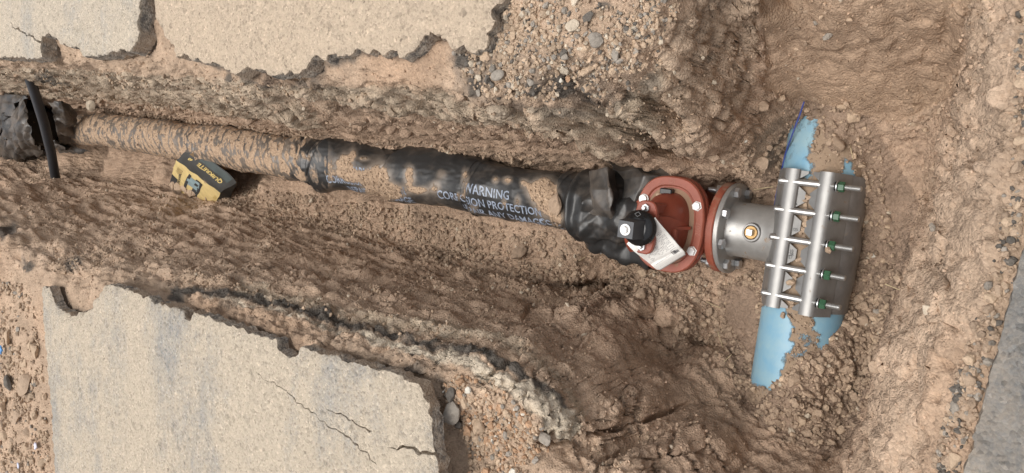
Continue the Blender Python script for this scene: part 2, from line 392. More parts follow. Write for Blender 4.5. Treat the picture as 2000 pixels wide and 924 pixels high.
gj = bil(wy_, X2, Y2); fin = (ys > -.06) & (ys < 6.9); gj[~fin] = 1.0
cdf = np.cumsum(gj, 0); cdf = (cdf - cdf[0]) / (cdf[-1] - cdf[0]); jj = np.arange(NY) / (NY - 1.0)
j0 = np.where(fin)[0][0]; j1 = np.where(fin)[0][-1]
for i in range(NXF):
    c_ = np.cumsum(gj[j0:j1 + 1, i]); q_ = np.interp(np.linspace(c_[0], c_[-1], j1 - j0 + 1), c_, np.arange(j0, j1 + 1)); k_ = np.minimum(q_.astype(int), j1 - 1); f_ = q_ - k_
    X2[j0:j1 + 1, i], Y2[j0:j1 + 1, i] = X2[k_, i] * (1 - f_) + X2[k_ + 1, i] * f_, ys[k_] * (1 - f_) + ys[k_ + 1] * f_
nL = len(Lr); Y2 = np.concatenate([np.repeat(Y2[:, :1], nL, 1), Y2, np.repeat(Y2[:, -1:], nL, 1)], 1)
XF = X2; X2 = np.concatenate([np.tile(XA - Lr[::-1], (NY, 1)), XF, np.tile(XZ + Lr, (NY, 1))], 1); NX = X2.shape[1]
X = X2.ravel(); Y = Y2.ravel()
P2 = np.stack([X, Y, np.zeros_like(X)], 1)
wx = .028 * fbm(P2, 5, 3, 11) + .014 * fbm(P2, 22, 3, 12); wy = .028 * fbm(P2, 5, 3, 21) + .014 * fbm(P2, 22, 3, 22)
wgt = sstep(-.70, -.4, hbase(X, Y)) * .7 + .3                 # ragged rims, calmer floor
Z = hbase(X + wx * wgt * 1.9, Y + wy * wgt * 1.9)
Z = np.where((np.abs(X) > 3) | (Y > 10) | (Y < -.9), -.05, Z)
far = (np.abs(X) > 3.3) | (Y > 10.4) | (Y < -1.2); Z[far] = -.06
Zg = Z.reshape(NY, NX)
for hp, rx_, ry_, dp_ in (((1122,570,-.93), .045, .12, .16), ((1345,680,-.90), .05, .06, .10), ((1000,556,-.9), .02, .10, .04)):
    q_ = up(*hp); Zg = Zg - dp_ * np.exp(-(((X2 - q_[0]) / rx_) ** 2 + ((Y2 - q_[1]) / ry_) ** 2) ** 2)
for _ in range(2): Zg = blur(Zg)
Z = Zg.ravel(); G3 = np.stack([X2, Y2, Zg], -1)
NR = np.cross(np.gradient(G3, axis=1), np.gradient(G3, axis=0)); NR /= np.linalg.norm(NR, axis=2)[..., None] + 1e-12
NRM = NR.reshape(-1, 3); slope = np.sqrt(1 - np.clip(NRM[:, 2], 0, 1) ** 2) / np.maximum(NRM[:, 2], .05); wall = sstep(.35, 1.3, slope)
P = np.stack([X, Y, Z], 1)
PX, PY = proj(P)
vis = (X > -1.25) & (X < 1.35) & (Y > -.1) & (Y < 7)
# masks that describe what the soil is made of, by depth below the street and by place
undr = np.zeros(len(X), bool)
for k in polyW: undr |= inside(polyW[k], X, Y)
dep = -Z + .028 * fbm(P, 9, 3, 31) + .012 * noise(P, 40, 33)
pitslope = inside([(1460,-200),(1490,60),(1490,170),(1560,200),(1750,240),(1880,180),(1930,-200)], PX, PY)
soft = sstep(-.45, .05, fbm(P, 3.2, 3, 41) + .15)
rough = (.35 + .65 * wall) * np.where(pitslope, .35, 1.0)
flr = sstep(-.72, -.84, Z) * (1 - wall)
clay = inside([(1040,580),(1180,590),(1320,640),(1340,720),(1420,800),(1480,960),(1150,960),(1110,840),(1000,680)], PX, PY)
lowbank = inside([(-200,290),(340,385),(1000,555),(1180,590),(1040,690),(800,650),(500,570),(200,540),(-200,520)], PX, PY)
topbank = inside([(-200,120),(560,165),(900,185),(1100,215),(1260,160),(1300,80),(1360,-50),(1480,-50),(1470,200),(1350,300),(-200,180)], PX, PY)
# displacement along the surface normal
D = np.zeros(len(X), np.float32)
idx = np.where(vis)[0]; Pi = P[idx]; Pi_s = Pi * np.array([1, 1, 1.0])
tr = np.stack([Pi[:, 0] * .988 - Pi[:, 1] * .153, (Pi[:, 0] * .153 + Pi[:, 1] * .988) * .35, Pi[:, 2] * 1.6], 1)     # stretched along the trench: digging marks, layers
lump, lump2, cidb = worley(Pi, 15, 3); small, small2, cids = worley(Pi + .004 * np.stack([noise(Pi, 60, s) for s in (1, 2, 3)], 1), 42, 5); tiny, tiny2, cidt = worley(Pi, 95, 6)
r_ = rough[idx]; f_ = flr[idx]; cl = clay[idx]; lb = lowbank[idx]; tb = topbank[idx]; ps = pitslope[idx]
d = .024 * fbm(Pi, 6, 3, 51) * (r_ * 1.2 + .15)
d += .023 * fbm(tr, 11, 4, 52, .55, True) * wall[idx] * np.where(ps, .2, np.where(lb, .6, 1))
def blk(a, b, c, wd=.34): return sstep(0, wd, b - a) * (.35 + .8 * c) - .45 + .45 * (.5 - a)
scr = np.where(lb | cl, sstep(-.12, .30, fbm(tr, 3.2, 2, 58)), 1.0)                     # patches scraped smooth by the bucket
d += np.where(lb, .030, 0) * fbm(tr * np.array([1.3, .6, 1.3]), 5.5, 2, 59, .5, True) * wall[idx] + np.where(cl, .055, 0) * fbm(Pi, 4.2, 2, 60)
mk = sstep(-.35, .35, noise(Pi, 5, 54)); mk2 = sstep(-.3, .4, noise(Pi, 9, 55))
d += .024 * blk(lump, lump2, cidb) * wall[idx] * np.where(tb, 1.1, np.where(lb, .45, np.where(cl, .6, .35))) * (.25 + .75 * mk) * (.25 + .75 * scr)
d += .0085 * blk(small, small2, cids) * (r_ * np.where(lb, .7, 1.0) + .75 * f_) * np.where(ps, .35, 1) * (.3 + .9 * mk2) * (.2 + .8 * scr)
d += .0048 * blk(tiny, tiny2, cidt) * (.55 + .5 * r_ + .5 * f_) * np.where(ps, .4, 1)
d += .0060 * fbm(Pi, 32, 4, 53, .6) * np.where(ps, .6, 1)
seamz = ((pdist([(400,585),(560,618),(720,665),(880,705),(985,752),(1112,836)], PX[idx], PY[idx]) < 40) & (Z[idx] > -.42)).astype(float)
d += seamz * (.005 * blk(small, small2, cids) + .008 * fbm(Pi, 24, 3, 57, .6, True))
# drying cracks in the clay lumps
c1, c2, _ = worley(Pi + .03 * np.stack([noise(Pi, 9, s) for s in (71, 72, 73)], 1), 7.5, 9)
crack = np.maximum(0, 1 - (c2 - c1) / .045) * sstep(-.1, .25, noise(Pi, 4, 75)) * (cl | (tb & (PX[idx] > 1230)))
d -= .034 * crack
# slaty, scraped plates on the lower bank
pl = fbm(tr * np.array([1, 1, 2.0]), 24, 3, 61); stepn = np.round(pl * 5) / 5
d += .013 * stepn * lb * wall[idx]
und = undr[idx]; d = np.where(und, -.012 + .2 * np.minimum(d, .01), d)
D[idx] = d * (1 - .25 * np.abs(NRM[idx, 1]) * (NRM[idx, 2] < .6))
# the long open crack behind the clay block
ck = up(*np.array([(1085,846),(1110,852),(1140,856),(1165,850),(1190,848),(1210,842)], float).T, np.full(6, -.24))
dk = pdist(ck[:, :2], X, Y); D -= (.06 * np.maximum(0, 1 - dk / .009) * (1 + .6 * noise(P, 30, 95))).astype(np.float32)
V = P + NRM * D[:, None]
V[:, 2] -= np.where(undr, .004, 0)
# colour of the soil
def layer(base, m, c): return base * (1 - m[:, None]) + np.array(c) * m[:, None]
TAN, BRN, PALE, WHT, DRK, RED = (.462, .338, .242), (.445, .318, .228), (.48, .39, .29), (.58, .50, .39), (.105, .095, .083), (.42, .25, .15)
cn = fbm(P, 5, 4, 81); cn2 = fbm(P, 17, 3, 82)
colr = np.tile(np.array(TAN), (len(X), 1))
brown = sstep(.16, .5, dep) ; colr = layer(colr, brown, BRN)
colr = layer(colr, (sstep(.0, .5, cn) * .45 + sstep(.05, .5, cn2) * .25) * brown * np.where(pitslope, 1.4, 1).clip(0, 1), TAN)
colr = layer(colr, np.where(lowbank, sstep(-.25, .3, cn + .4 * cn2) * .6, 0), (.475, .35, .255))
colr = layer(colr, np.where(pitslope, .55, 0) * (.7 + .3 * cn), (.36, .25, .165))
pb = inside([(500,165),(700,205),(1000,245),(1200,300),(1280,260),(1290,110),(1200,200),(1000,205),(850,165)], PX, PY) | inside([(-200,130),(150,130),(560,160),(640,250),(300,200),(-200,165)], PX, PY)
pbm = np.where(pb, sstep(-.35, .25, cn2 + .2), 0) * sstep(.04, .1, dep); colr = layer(colr, pbm * .8, PALE)
colr = layer(colr, np.where(topbank & (PX > 1230), .25, 0), PALE)
# layers of the old road seen in the cut: dark binder, pale base, dark seam, pale seam
lbk = inside([(205,535),(420,560),(700,620),(900,650),(1040,700),(1130,780),(1150,850),(1060,870),(850,760),(560,700),(205,570)], PX, PY)
line1 = [(400,585),(440,592),(560,618),(640,642),(720,665),(800,692),(880,705),(930,722),(985,752),(1040,788),(1085,820),(1112,836)]
line2 = [(470,572),(560,592),(650,612),(740,640),(850,655),(950,668),(1010,690),(1060,722),(1105,760),(1135,810)]
lined = [(330,578),(400,575),(460,582),(560,604),(640,625),(720,650),(800,672),(880,690),(950,700),(1000,725),(1050,765),(1090,790),(1112,828)]
pw = 9 * noise(np.stack([PX, PY, 0 * PX], 1), .03, 84) + 5 * noise(np.stack([PX, PY, 0 * PX], 1), .09, 85)
d1 = pdist(line1, PX, PY + pw); d2 = pdist(line2, PX, PY + pw); dd = pdist(lined, PX, PY + pw)
top = Z > -.42
wid = np.interp(PX, [400, 700, 900, 1000, 1110], [4, 6, 11, 19, 25])
colr = layer(colr, sstep(16, 6, d2) * top * (PY > 540) * .85 * sstep(-.5, .1, cn2), PALE)
colr = layer(colr, sstep(11, 5, dd) * top * (PY > 540) * .95 * sstep(-.55, -.05, cn2), DRK)
colr = layer(colr, np.clip((wid - d1) / 4, 0, 1) * top * (PY > 540) * .9, WHT)
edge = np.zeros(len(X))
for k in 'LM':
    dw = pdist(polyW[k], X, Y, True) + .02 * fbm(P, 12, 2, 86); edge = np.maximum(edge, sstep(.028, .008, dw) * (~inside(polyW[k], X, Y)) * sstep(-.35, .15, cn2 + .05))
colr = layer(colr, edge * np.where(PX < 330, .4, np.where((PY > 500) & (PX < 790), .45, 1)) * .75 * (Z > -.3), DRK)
# dark asphalt crumbs on the broken shoulder
crumb = inside([(870,100),(960,90),(1040,110),(1140,110),(1270,120),(1285,150),(1210,215),(1100,225),(1000,215),(900,180)], PX, PY)
colr = layer(colr, np.where(crumb, sstep(-.2, .35, cn2 + .35 * noise(P, 8, 87) + .1), 0) * .55, (.13, .115, .10))
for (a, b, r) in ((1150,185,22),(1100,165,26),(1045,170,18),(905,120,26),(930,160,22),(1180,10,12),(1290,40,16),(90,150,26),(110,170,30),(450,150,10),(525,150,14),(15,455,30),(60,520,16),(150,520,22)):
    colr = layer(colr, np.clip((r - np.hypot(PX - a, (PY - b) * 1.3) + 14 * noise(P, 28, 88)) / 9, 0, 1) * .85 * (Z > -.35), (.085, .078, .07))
# near bank: crumbs of asphalt along the cut
nb = pdist([(1960,0),(1945,200),(1925,400),(1890,600),(1850,760),(1815,924)], PX, PY)
colr = layer(colr, sstep(34, 8, nb) * sstep(.0, .35, cn2 + .25 * noise(P, 30, 89)) * .6, (.13, .11, .092))
colr = layer(colr, inside([(1740,640),(1820,430),(1900,260),(1950,-50),(1990,-50),(1900,930),(1680,930)], PX, PY) * .95 * (Z > -.60) * (.85 + .25 * cn), (.52, .385, .28))
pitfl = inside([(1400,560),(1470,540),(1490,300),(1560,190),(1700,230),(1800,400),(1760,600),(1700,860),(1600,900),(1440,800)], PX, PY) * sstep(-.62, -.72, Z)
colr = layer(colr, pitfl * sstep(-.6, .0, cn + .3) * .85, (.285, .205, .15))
colr = layer(colr, sstep(.0, .4, noise(P, 2.2, 91)) * np.where(Z > -.12, .25, .0), RED)
colr *= (1 + .10 * noise(P, 90, 92))[:, None]
ii = np.arange(NX * NY).reshape(NY, NX)
F = np.stack([ii[:-1, :-1].ravel(), ii[:-1, 1:].ravel(), ii[1:, 1:].ravel(), ii[1:, :-1].ravel()], 1)
me = mesh_np('ground', V, F)
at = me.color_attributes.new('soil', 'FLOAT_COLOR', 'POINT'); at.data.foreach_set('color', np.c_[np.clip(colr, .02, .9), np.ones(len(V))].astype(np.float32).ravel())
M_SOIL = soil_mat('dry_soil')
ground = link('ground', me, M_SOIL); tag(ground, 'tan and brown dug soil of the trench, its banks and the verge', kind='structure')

# ------------------------------------------------------------------ pavement slabs
def pave_mat(name, c0, c1, dustc, dust, scale=1.0, dk=.27, streak=1.0):
    m, nt, b = mat(name); geo = nt.nodes.new('ShaderNodeNewGeometry').outputs['Position']
    mp = nt.nodes.new('ShaderNodeMapping'); mp.inputs['Scale'].default_value = (.28, 1.0, 1.0); nt.links.new(geo, mp.inputs['Vector'])
    big = tex(nt, 'n', 3.2, mp.outputs[0], 6, .62).outputs[0]; mid = tex(nt, 'n', 11, geo, 7, .7).outputs[0]
    base = mixc(nt, ramp(nt, mid, [(.36, 0), (.64, 1)]), c0, c1)
    base = mixc(nt, mth(nt, 'MULTIPLY', ramp(nt, big, [(.40, 1), (.56, 0)]), .6 * streak), base, tuple(v * k for v, k in zip(c0, (.80, .84, .87))))
    vo = tex(nt, 'v', 150 * scale, geo); vs = tex(nt, 'v', 62 * scale, geo)
    fine = tex(nt, 'n', 85 * scale, geo, 6, .75).outputs[0]
    sm = mth(nt, 'ADD', mth(nt, 'MULTIPLY', big, .8), mth(nt, 'MULTIPLY', fine, .45))
    f = ramp(nt, mth(nt, 'ADD', sm, mth(nt, 'MULTIPLY', mid, .35)), [(.78 - dust * .35, 0), (1.0 - dust * .35, 1)])
    base = mixc(nt, mth(nt, 'MULTIPLY', f, .8), base, dustc)
    base = mixc(nt, 1.0, base, ramp(nt, vo.outputs['Color'], [(0, .62), (.35, .96), (.8, 1.06), (1, 1.4)]), 'MULTIPLY')
    base = mixc(nt, 1.0, base, ramp(nt, vs.outputs['Color'], [(0, .70), (.25, .98), (.85, 1.02), (1, 1.25)]), 'MULTIPLY')
    pits = ramp(nt, tex(nt, 'n', 40 * scale, geo, 4, .6).outputs[0], [(.26, .45), (.36, 1)])
    base = mixc(nt, 1.0, base, pits, 'MULTIPLY')
    a = nt.nodes.new('ShaderNodeAttribute'); a.attribute_name = 'side'                 # broken face: bare binder and stones
    br = mixc(nt, ramp(nt, tex(nt, 'n', 60, geo, 5, .7).outputs[0], [(.4, 0), (.62, 1)]), (dk * .5, dk * .46, dk * .42), (dk * 1.7, dk * 1.5, dk * 1.25))
    br = mixc(nt, ramp(nt, tex(nt, 'n', 9, geo, 4, .6).outputs[0], [(.42, 0), (.60, .85)]), br, (.36, .275, .20))
    base = mixc(nt, a.outputs['Fac'], base, br)
    nt.links.new(base, b.inputs['Base Color']); b.inputs['Roughness'].default_value = .93; b.inputs['Specular IOR Level'].default_value = .2
    bump(nt, b, mth(nt, 'SUBTRACT', mth(nt, 'ADD', fine, mth(nt, 'MULTIPLY', pits, .5)), mth(nt, 'MULTIPLY', vo.outputs['Distance'], .9)), .8, .006)
    return m
def slab(name, key, thick, m, label, cracks=(), jag=.010, seed=1, lift=.0, step=.022):
    zt = ZS[key]; W = polyW[key]
    O = resample(np.r_[W, W[:1]], .009)[:-1]
    far_ = (np.abs(O[:, 0]) > 1.5) | (O[:, 1] < -.1)
    Q = np.c_[O, np.zeros(len(O))]
    O = O + (np.stack([fbm(Q, 22, 3, seed), fbm(Q, 22, 3, seed + 5)], 1) * jag * 2.2 + np.stack([noise(Q, 110, seed + 7), noise(Q, 110, seed + 8)], 1) * .004) * (~far_)[:, None]
    nO = len(O)
    x0, y0 = W.min(0); x1, y1 = W.max(0)
    def ax(a, b):
        q = [a]
        while q[-1] < b: q.append(q[-1] + (step if -1.3 < q[-1] < 1.35 else .15))
        return np.array(q)
    gx, gy = np.meshgrid(ax(x0, x1), np.arange(y0, y1, step if y1 - y0 < 8 else .05))
    g = np.stack([gx.ravel(), gy.ravel()], 1) + rng.uniform(-.4, .4, (gx.size, 2)) * step
    dO = pdist(O[::2], g[:, 0], g[:, 1], True)
    g = g[inside(O, g[:, 0], g[:, 1]) & (dO > .012)]
    depth = {}
    pts = [tuple(p) for p in O] + [tuple(p) for p in g]
    for ckp, wd, dp in cracks:
        Cw = resample(up(np.array(ckp, float)[:, 0], np.array(ckp, float)[:, 1], zt)[:, :2], .006)
        q3 = np.c_[Cw, np.zeros(len(Cw))]; Cw = Cw + np.stack([noise(q3, 35, 3), noise(q3, 35, 4)], 1) * .012
        tn = np.gradient(Cw, axis=0); tn /= np.linalg.norm(tn, axis=1)[:, None] + 1e-9; nn = np.stack([-tn[:, 1], tn[:, 0]], 1)
        ww = wd * (.5 + .7 * np.abs(noise(q3, 25, 9)) * 2) * np.interp(np.arange(len(Cw)) / len(Cw), [0, .25, 1], [.3, .8, 1])
        g2 = np.array(pts[nO:]); dk_ = pdist(Cw[::2], g2[:, 0], g2[:, 1]); keep = dk_ > wd * 1.6; pts = pts[:nO] + [tuple(p) for p in g2[keep]]
        depth = {k_: v_ for k_, v_ in depth.items()}
        for i in range(len(Cw)):
            if not inside(O, Cw[i:i+1, 0], Cw[i:i+1, 1])[0]: continue
            pts += [tuple(Cw[i] + nn[i] * ww[i]), tuple(Cw[i] - nn[i] * ww[i]), tuple(Cw[i])]
            depth[(round(Cw[i][0], 6), round(Cw[i][1], 6))] = dp
    r = delaunay_2d_cdt([Vector(p) for p in pts], [], [list(range(nO))], 1, 1e-7)
    V2 = np.array([tuple(v) for v in r[0]]); tri = [tuple(f) for f in r[2]]; orig = r[3]
    q = np.c_[V2, np.zeros(len(V2))]
    dO = pdist(O[::2], V2[:, 0], V2[:, 1], True)
    z = zt + .004 * fbm(q, 4, 3, seed) + .0022 * noise(q, 30, seed + 2) - .007 * np.exp(-dO / .018) * (1 + noise(q, 40, seed + 3))
    for i, v in enumerate(V2):
        dp = depth.get((round(v[0], 6), round(v[1], 6)))
        if dp: z[i] -= dp
    omap = {}
    for i, ol in enumerate(orig):
        for o_ in ol:
            if o_ < nO and o_ not in omap: omap[o_] = i
    ring = [omap[i] for i in range(nO) if i in omap]; ring = [a for i, a in enumerate(ring) if a != ring[i - 1]]
    V3 = list(np.c_[V2, z]); side = [0.] * len(V3)
    for i in ring: side[i] = .12
    for v_i in range(len(V2)):
        if depth.get((round(V2[v_i][0], 6), round(V2[v_i][1], 6))): side[v_i] = 1.0
    prev = ring; R2 = np.array([V3[i] for i in ring]); tn = np.roll(R2, -1, 0) - np.roll(R2, 1, 0); nn = np.stack([tn[:, 1], -tn[:, 0]], 1); nn /= np.linalg.norm(nn, axis=1)[:, None] + 1e-9
    area = .5 * np.sum(R2[:, 0] * np.roll(R2[:, 1], -1) - np.roll(R2[:, 0], -1) * R2[:, 1]); nn *= np.sign(area)
    for lv in range(1, 5):
        zz = zt - thick * lv / 4; q = np.c_[R2[:, :2], np.full(len(R2), zz)]
        off = .010 * fbm(q, 45, 3, seed + 40) + .005 * lv / 4
        cur = []
        for i in range(len(R2)):
            cur.append(len(V3)); V3.append(np.array([R2[i, 0] + nn[i, 0] * off[i], R2[i, 1] + nn[i, 1] * off[i], zz])); side.append(1.)
        for i in range(len(R2)):
            j = (i + 1) % len(R2); tri.append((prev[i], cur[i], cur[j], prev[j]) if area > 0 else (prev[i], prev[j], cur[j], cur[i]))
        prev = cur
    me = mesh_np(name, np.array(V3), tri)
    a = me.attributes.new('side', 'FLOAT', 'POINT'); a.data.foreach_set('value', np.array(side, np.float32))
    bm = bmesh.new(); bm.from_mesh(me); bmesh.ops.recalc_face_normals(bm, faces=bm.faces); bm.to_mesh(me); bm.free()
    o = link(name, me, m); o.location.z = lift; sharp(o, 40)
    return tag(o, label, kind='structure')
M_PL = pave_mat('dusty_asphalt_left', (.335, .32, .298), (.43, .395, .34), (.535, .445, .335), .58)
M_PF = pave_mat('dusty_asphalt_far', (.38, .36, .33), (.46, .42, .36), (.54, .455, .35), .62, streak=.5)
M_PM = pave_mat('buried_asphalt', (.38, .34, .29), (.47, .40, .32), (.54, .425, .31), .86, streak=.6)
M_PN = pave_mat('grey_asphalt', (.18, .176, .168), (.235, .228, .215), (.36, .30, .235), .30, dk=.2, streak=.3)
slab('pavement', 'L', .045, M_PL, 'large dusty asphalt slab with cracks and a bitten corner, left of the trench',
     cracks=[([(500,728),(545,755),(590,792),(640,830),(700,868),(735,905)], .0028, .012), ([(640,802),(672,812),(700,830),(720,842)], .0035, .014), ([(765,876),(795,872),(815,884),(840,886),(856,888)], .007, .03)], seed=3)
slab('pavement', 'F', .07, M_PF, 'pale far asphalt slab with a square broken corner above the coupling', cracks=[([(20,45),(48,66),(60,70),(74,82)], .007, .02)], seed=13)
slab('pavement', 'M', .06, M_PM, 'soil covered asphalt slab with ragged black edge right of the trench', jag=.013, seed=23)
slab('pavement', 'N', .08, M_PN, 'grey asphalt edge at the near side of the pit', jag=.004, seed=33)

# ------------------------------------------------------------------ fittings: frame of the tee (local y runs up the trench, local x to the right bank)
ZA = -.85                                                # height of every pipe axis
TEE = Vector((-.012, .689, ZA)); RZ = math.atan(-ASL)
def loc2w(x, y, z):
    c, s = math.cos(RZ), math.sin(RZ)
    return np.stack(np.broadcast_arrays(TEE.x + c * x - s * y, TEE.y + s * x + c * y, ZA + z), -1)
def w2loc(P):
    P = np.asarray(P); c, s = math.cos(-RZ), math.sin(-RZ); dx = P[..., 0] - TEE.x; dy = P[..., 1] - TEE.y
    return np.stack([c * dx - s * dy, s * dx + c * dy, P[..., 2] - ZA], -1)
def pyl(px, py=400.0): return float(w2loc(up(px, py, ZA))[1])           # distance up the trench of a photo column
M_RED = simple('red_epoxy', (.265, .064, .037), .42, dirt=.18, dscale=14, bmp=.25, bscale=120, dirtcol=(.33, .22, .15))
M_REDD = simple('red_epoxy_dusty', (.29, .08, .048), .5, dirt=.55, dscale=9, bmp=.25, bscale=120, dirtcol=(.30, .17, .115))
M_REDK = simple('dark_red_epoxy', (.235, .056, .033), .33, dirt=.08, dscale=20, bmp=.2, bscale=90, dirtcol=(.36, .24, .16))
M_STEEL = simple('stainless_steel', (.225, .22, .215), .42, .35, dirt=.24, dscale=13, bmp=.12, bscale=40, dirtcol=(.31, .225, .155), var=.2)
M_SILV = simple('brushed_silver_steel', (.40, .395, .38), .40, .5, dirt=.30, dscale=15, bmp=.15, bscale=60)
M_LIP = simple('clamp_stainless', (.30, .295, .285), .42, .75, dirt=.24, dscale=16, bmp=.1, bscale=60)
M_RAIL = simple('bright_stainless', (.25, .247, .24), .36, .42, dirt=.20, dscale=60, bmp=.08, bscale=90)
M_BOLT = simple('bright_bolt', (.5, .5, .49), .32, .8, dirt=.08, dscale=60)
M_ZINC = simple('zinc_plated', (.55, .56, .57), .35, .85, dirt=.1, dscale=80)
M_WZINC = simple('white_zinc', (.80, .80, .79), .35, .15, dirt=.08, dscale=60)
M_GREEN = simple('green_coated_nut', (.035, .105, .055), .38, dirt=.12, dscale=50)
M_BLK = simple('black_enamel_and_shade', (.012, .012, .013), .22, dirt=.08, dscale=40)
M_GREY = simple('grey_enamel', (.06, .063, .07), .4)
M_BRASS = simple('brass', (.33, .21, .09), .4, .7, dirt=.3, dscale=60)
M_PAPER = simple('white_paper', (.90, .89, .85), .7, dirt=.0, var=.05)
M_INK = simple('dark_ink', (.06, .06, .07), .7)
M_MARK = simple('black_marker', (.02, .02, .025), .6)
M_BLUE, nt, b = mat('blue_pvc')
co = N(nt, 'ShaderNodeTexCoord').outputs['Object']
at_ = nt.nodes.new('ShaderNodeAttribute'); at_.attribute_name = 'mud'
f = ramp(nt, mth(nt, 'ADD', at_.outputs['Fac'], mth(nt, 'MULTIPLY', mth(nt, 'SUBTRACT', tex(nt, 'n', 15, co, 12, .80).outputs[0], .5), 2.6)), [(.30, 0), (.46, .35), (.51, .95), (.66, 1)])
bl = mixc(nt, ramp(nt, tex(nt, 'n', 12, co, 5).outputs[0], [(.35, 0), (.7, 1)]), (.18, .37, .515), (.30, .45, .50))
nt.links.new(mixc(nt, f, bl, (.31, .225, .155)), b.inputs['Base Color']); nt.links.new(mixc(nt, f, (.42,) * 3, (.95,) * 3), b.inputs['Roughness'])
bump(nt, b, mth(nt, 'ADD', mth(nt, 'MULTIPLY', f, 1.2), mth(nt, 'MULTIPLY', f, tex(nt, 'n', 130, co, 6, .7).outputs[0])), .8, .0022)

# blue water main
RB = .115
nx, nf = 420, 96
gx = np.linspace(-.95, .95, nx); gf = np.linspace(0, 2 * np.pi, nf, endpoint=False)
GX, GF = [a.ravel() for a in np.meshgrid(gx, gf, indexing='ij')]
Vp = np.stack([GX, RB * np.sin(GF), RB * np.cos(GF)], 1)
I = np.arange(nx * nf).reshape(nx, nf); Fq = np.stack([I[:-1], np.roll(I, -1, 1)[:-1], np.roll(I, -1, 1)[1:], I[1:]], -1).reshape(-1, 4)
me = mesh_np('blue_pipe', Vp, Fq)
Wp = loc2w(Vp[:, 0], Vp[:, 1], Vp[:, 2]); bx_, by_ = proj(Wp)
mud = np.full(len(Vp), .78)
# where the blue shows in the photo: the far flank, and patches on the near flank
for poly, w_ in (([(1480,600),(1525,600),(1545,640),(1535,665),(1548,672),(1530,690),(1528,720),(1512,760),(1470,740)], 1.0), ([(1590,604),(1640,600),(1640,650),(1610,685),(1600,670),(1608,650),(1592,640)], .95),
                 ([(1530,345),(1585,340),(1590,318),(1575,310),(1592,250),(1600,222),(1580,205),(1556,240),(1540,300)], .72), ([(1648,345),(1668,345),(1658,318)], .95),
                 ([(1548,690),(1562,686),(1576,694),(1570,702),(1552,700)], .5), ([(1560,660),(1572,655),(1570,668)], .5), ([(1515,400),(1540,260),(1528,255),(1500,400)], .5)):
    ins = inside(poly, bx_, by_); dd_ = pdist(poly, bx_, by_, True); mud -= w_ * sstep(-16, 12, np.where(ins, dd_, -dd_))
a = me.attributes.new('mud', 'FLOAT', 'POINT'); a.data.foreach_set('value', mud.astype(np.float32))
o = link('water_main', me, M_BLUE); o.location = TEE; o.rotation_euler = (0, 0, RZ)
tag(o, 'blue plastic water main half buried in soil, crossing under the steel sleeve', 'pipe')

# tracer wire along the main
wp = [up(*q) for q in ((1573,200,-.70),(1566,222,-.715),(1556,248,-.73),(1546,275,-.76),(1537,300,-.80),(1530,330,-.83),(1524,355,-.86),(1518,385,-.89),(1514,410,-.92))]
o = MB().tube(resample(np.array(wp), .01) + np.array([0, 0, .012]), .0023, 8).build('tracer_wire', simple('blue_wire', (.05, .075, .28), .4, dirt=.1))
tag(o, 'thin dark blue tracer wire running beside the blue pipe', 'wire')

# ---- tapping sleeve
TS = empty('tapping_sleeve', TEE, RZ, 'stainless steel tapping sleeve with five bolts, clamped round the blue pipe', 'pipe clamp')
HL = .196
def arc(r, a0, a1, n): return [(r * math.sin(a), r * math.cos(a)) for a in np.linspace(a0, a1, n)]
def sheet(name, prof, xa, xb, th, m, nxs=24, wob=0.0, parent=TS):
    """thin bent plate: profile (y,z) run along x, thickness th outwards"""
    prof = np.array(prof); tn = np.gradient(prof, axis=0); tn /= np.linalg.norm(tn, axis=1)[:, None]; nn = np.stack([-tn[:, 1], tn[:, 0]], 1)
    if (nn * prof).sum() < 0: nn = -nn
    R = []
    for k in range(nxs):
        t_ = k / (nxs - 1); ring = []
        for i, (p, q) in enumerate(zip(prof, nn)):
            w_ = wob * (math.sin(9 * t_ + 1) + .6 * math.sin(23 * t_)) * (i / len(prof)) ** 3
            ring.append((xa + (xb - xa) * t_, p[0] + w_, p[1]))
        for i in range(len(prof) - 1, -1, -1):
            p, q = prof[i], nn[i]; w_ = wob * (math.sin(9 * t_ + 1) + .6 * math.sin(23 * t_)) * (i / len(prof)) ** 3
            ring.append((xa + (xb - xa) * t_, p[0] + q[0] * th + w_, p[1] + q[1] * th))
        R.append(ring)
    return MB().rings(R).build(name, m, parent)
sheet('lower_shell', arc(.1165, math.radians(40), math.radians(320), 60), -HL + .004, HL - .004, .003, M_STEEL)
sheet('near_skirt', arc(.1205, math.radians(-32), math.radians(-118), 30), -HL + .012, HL - .002, .0025, M_STEEL, 40, .006)
sheet('far_skirt', arc(.1205, math.radians(30), math.radians(100), 24), -HL + .02, HL - .004, .0025, M_STEEL)
XB = [.160, .080, 0, -.080, -.160]
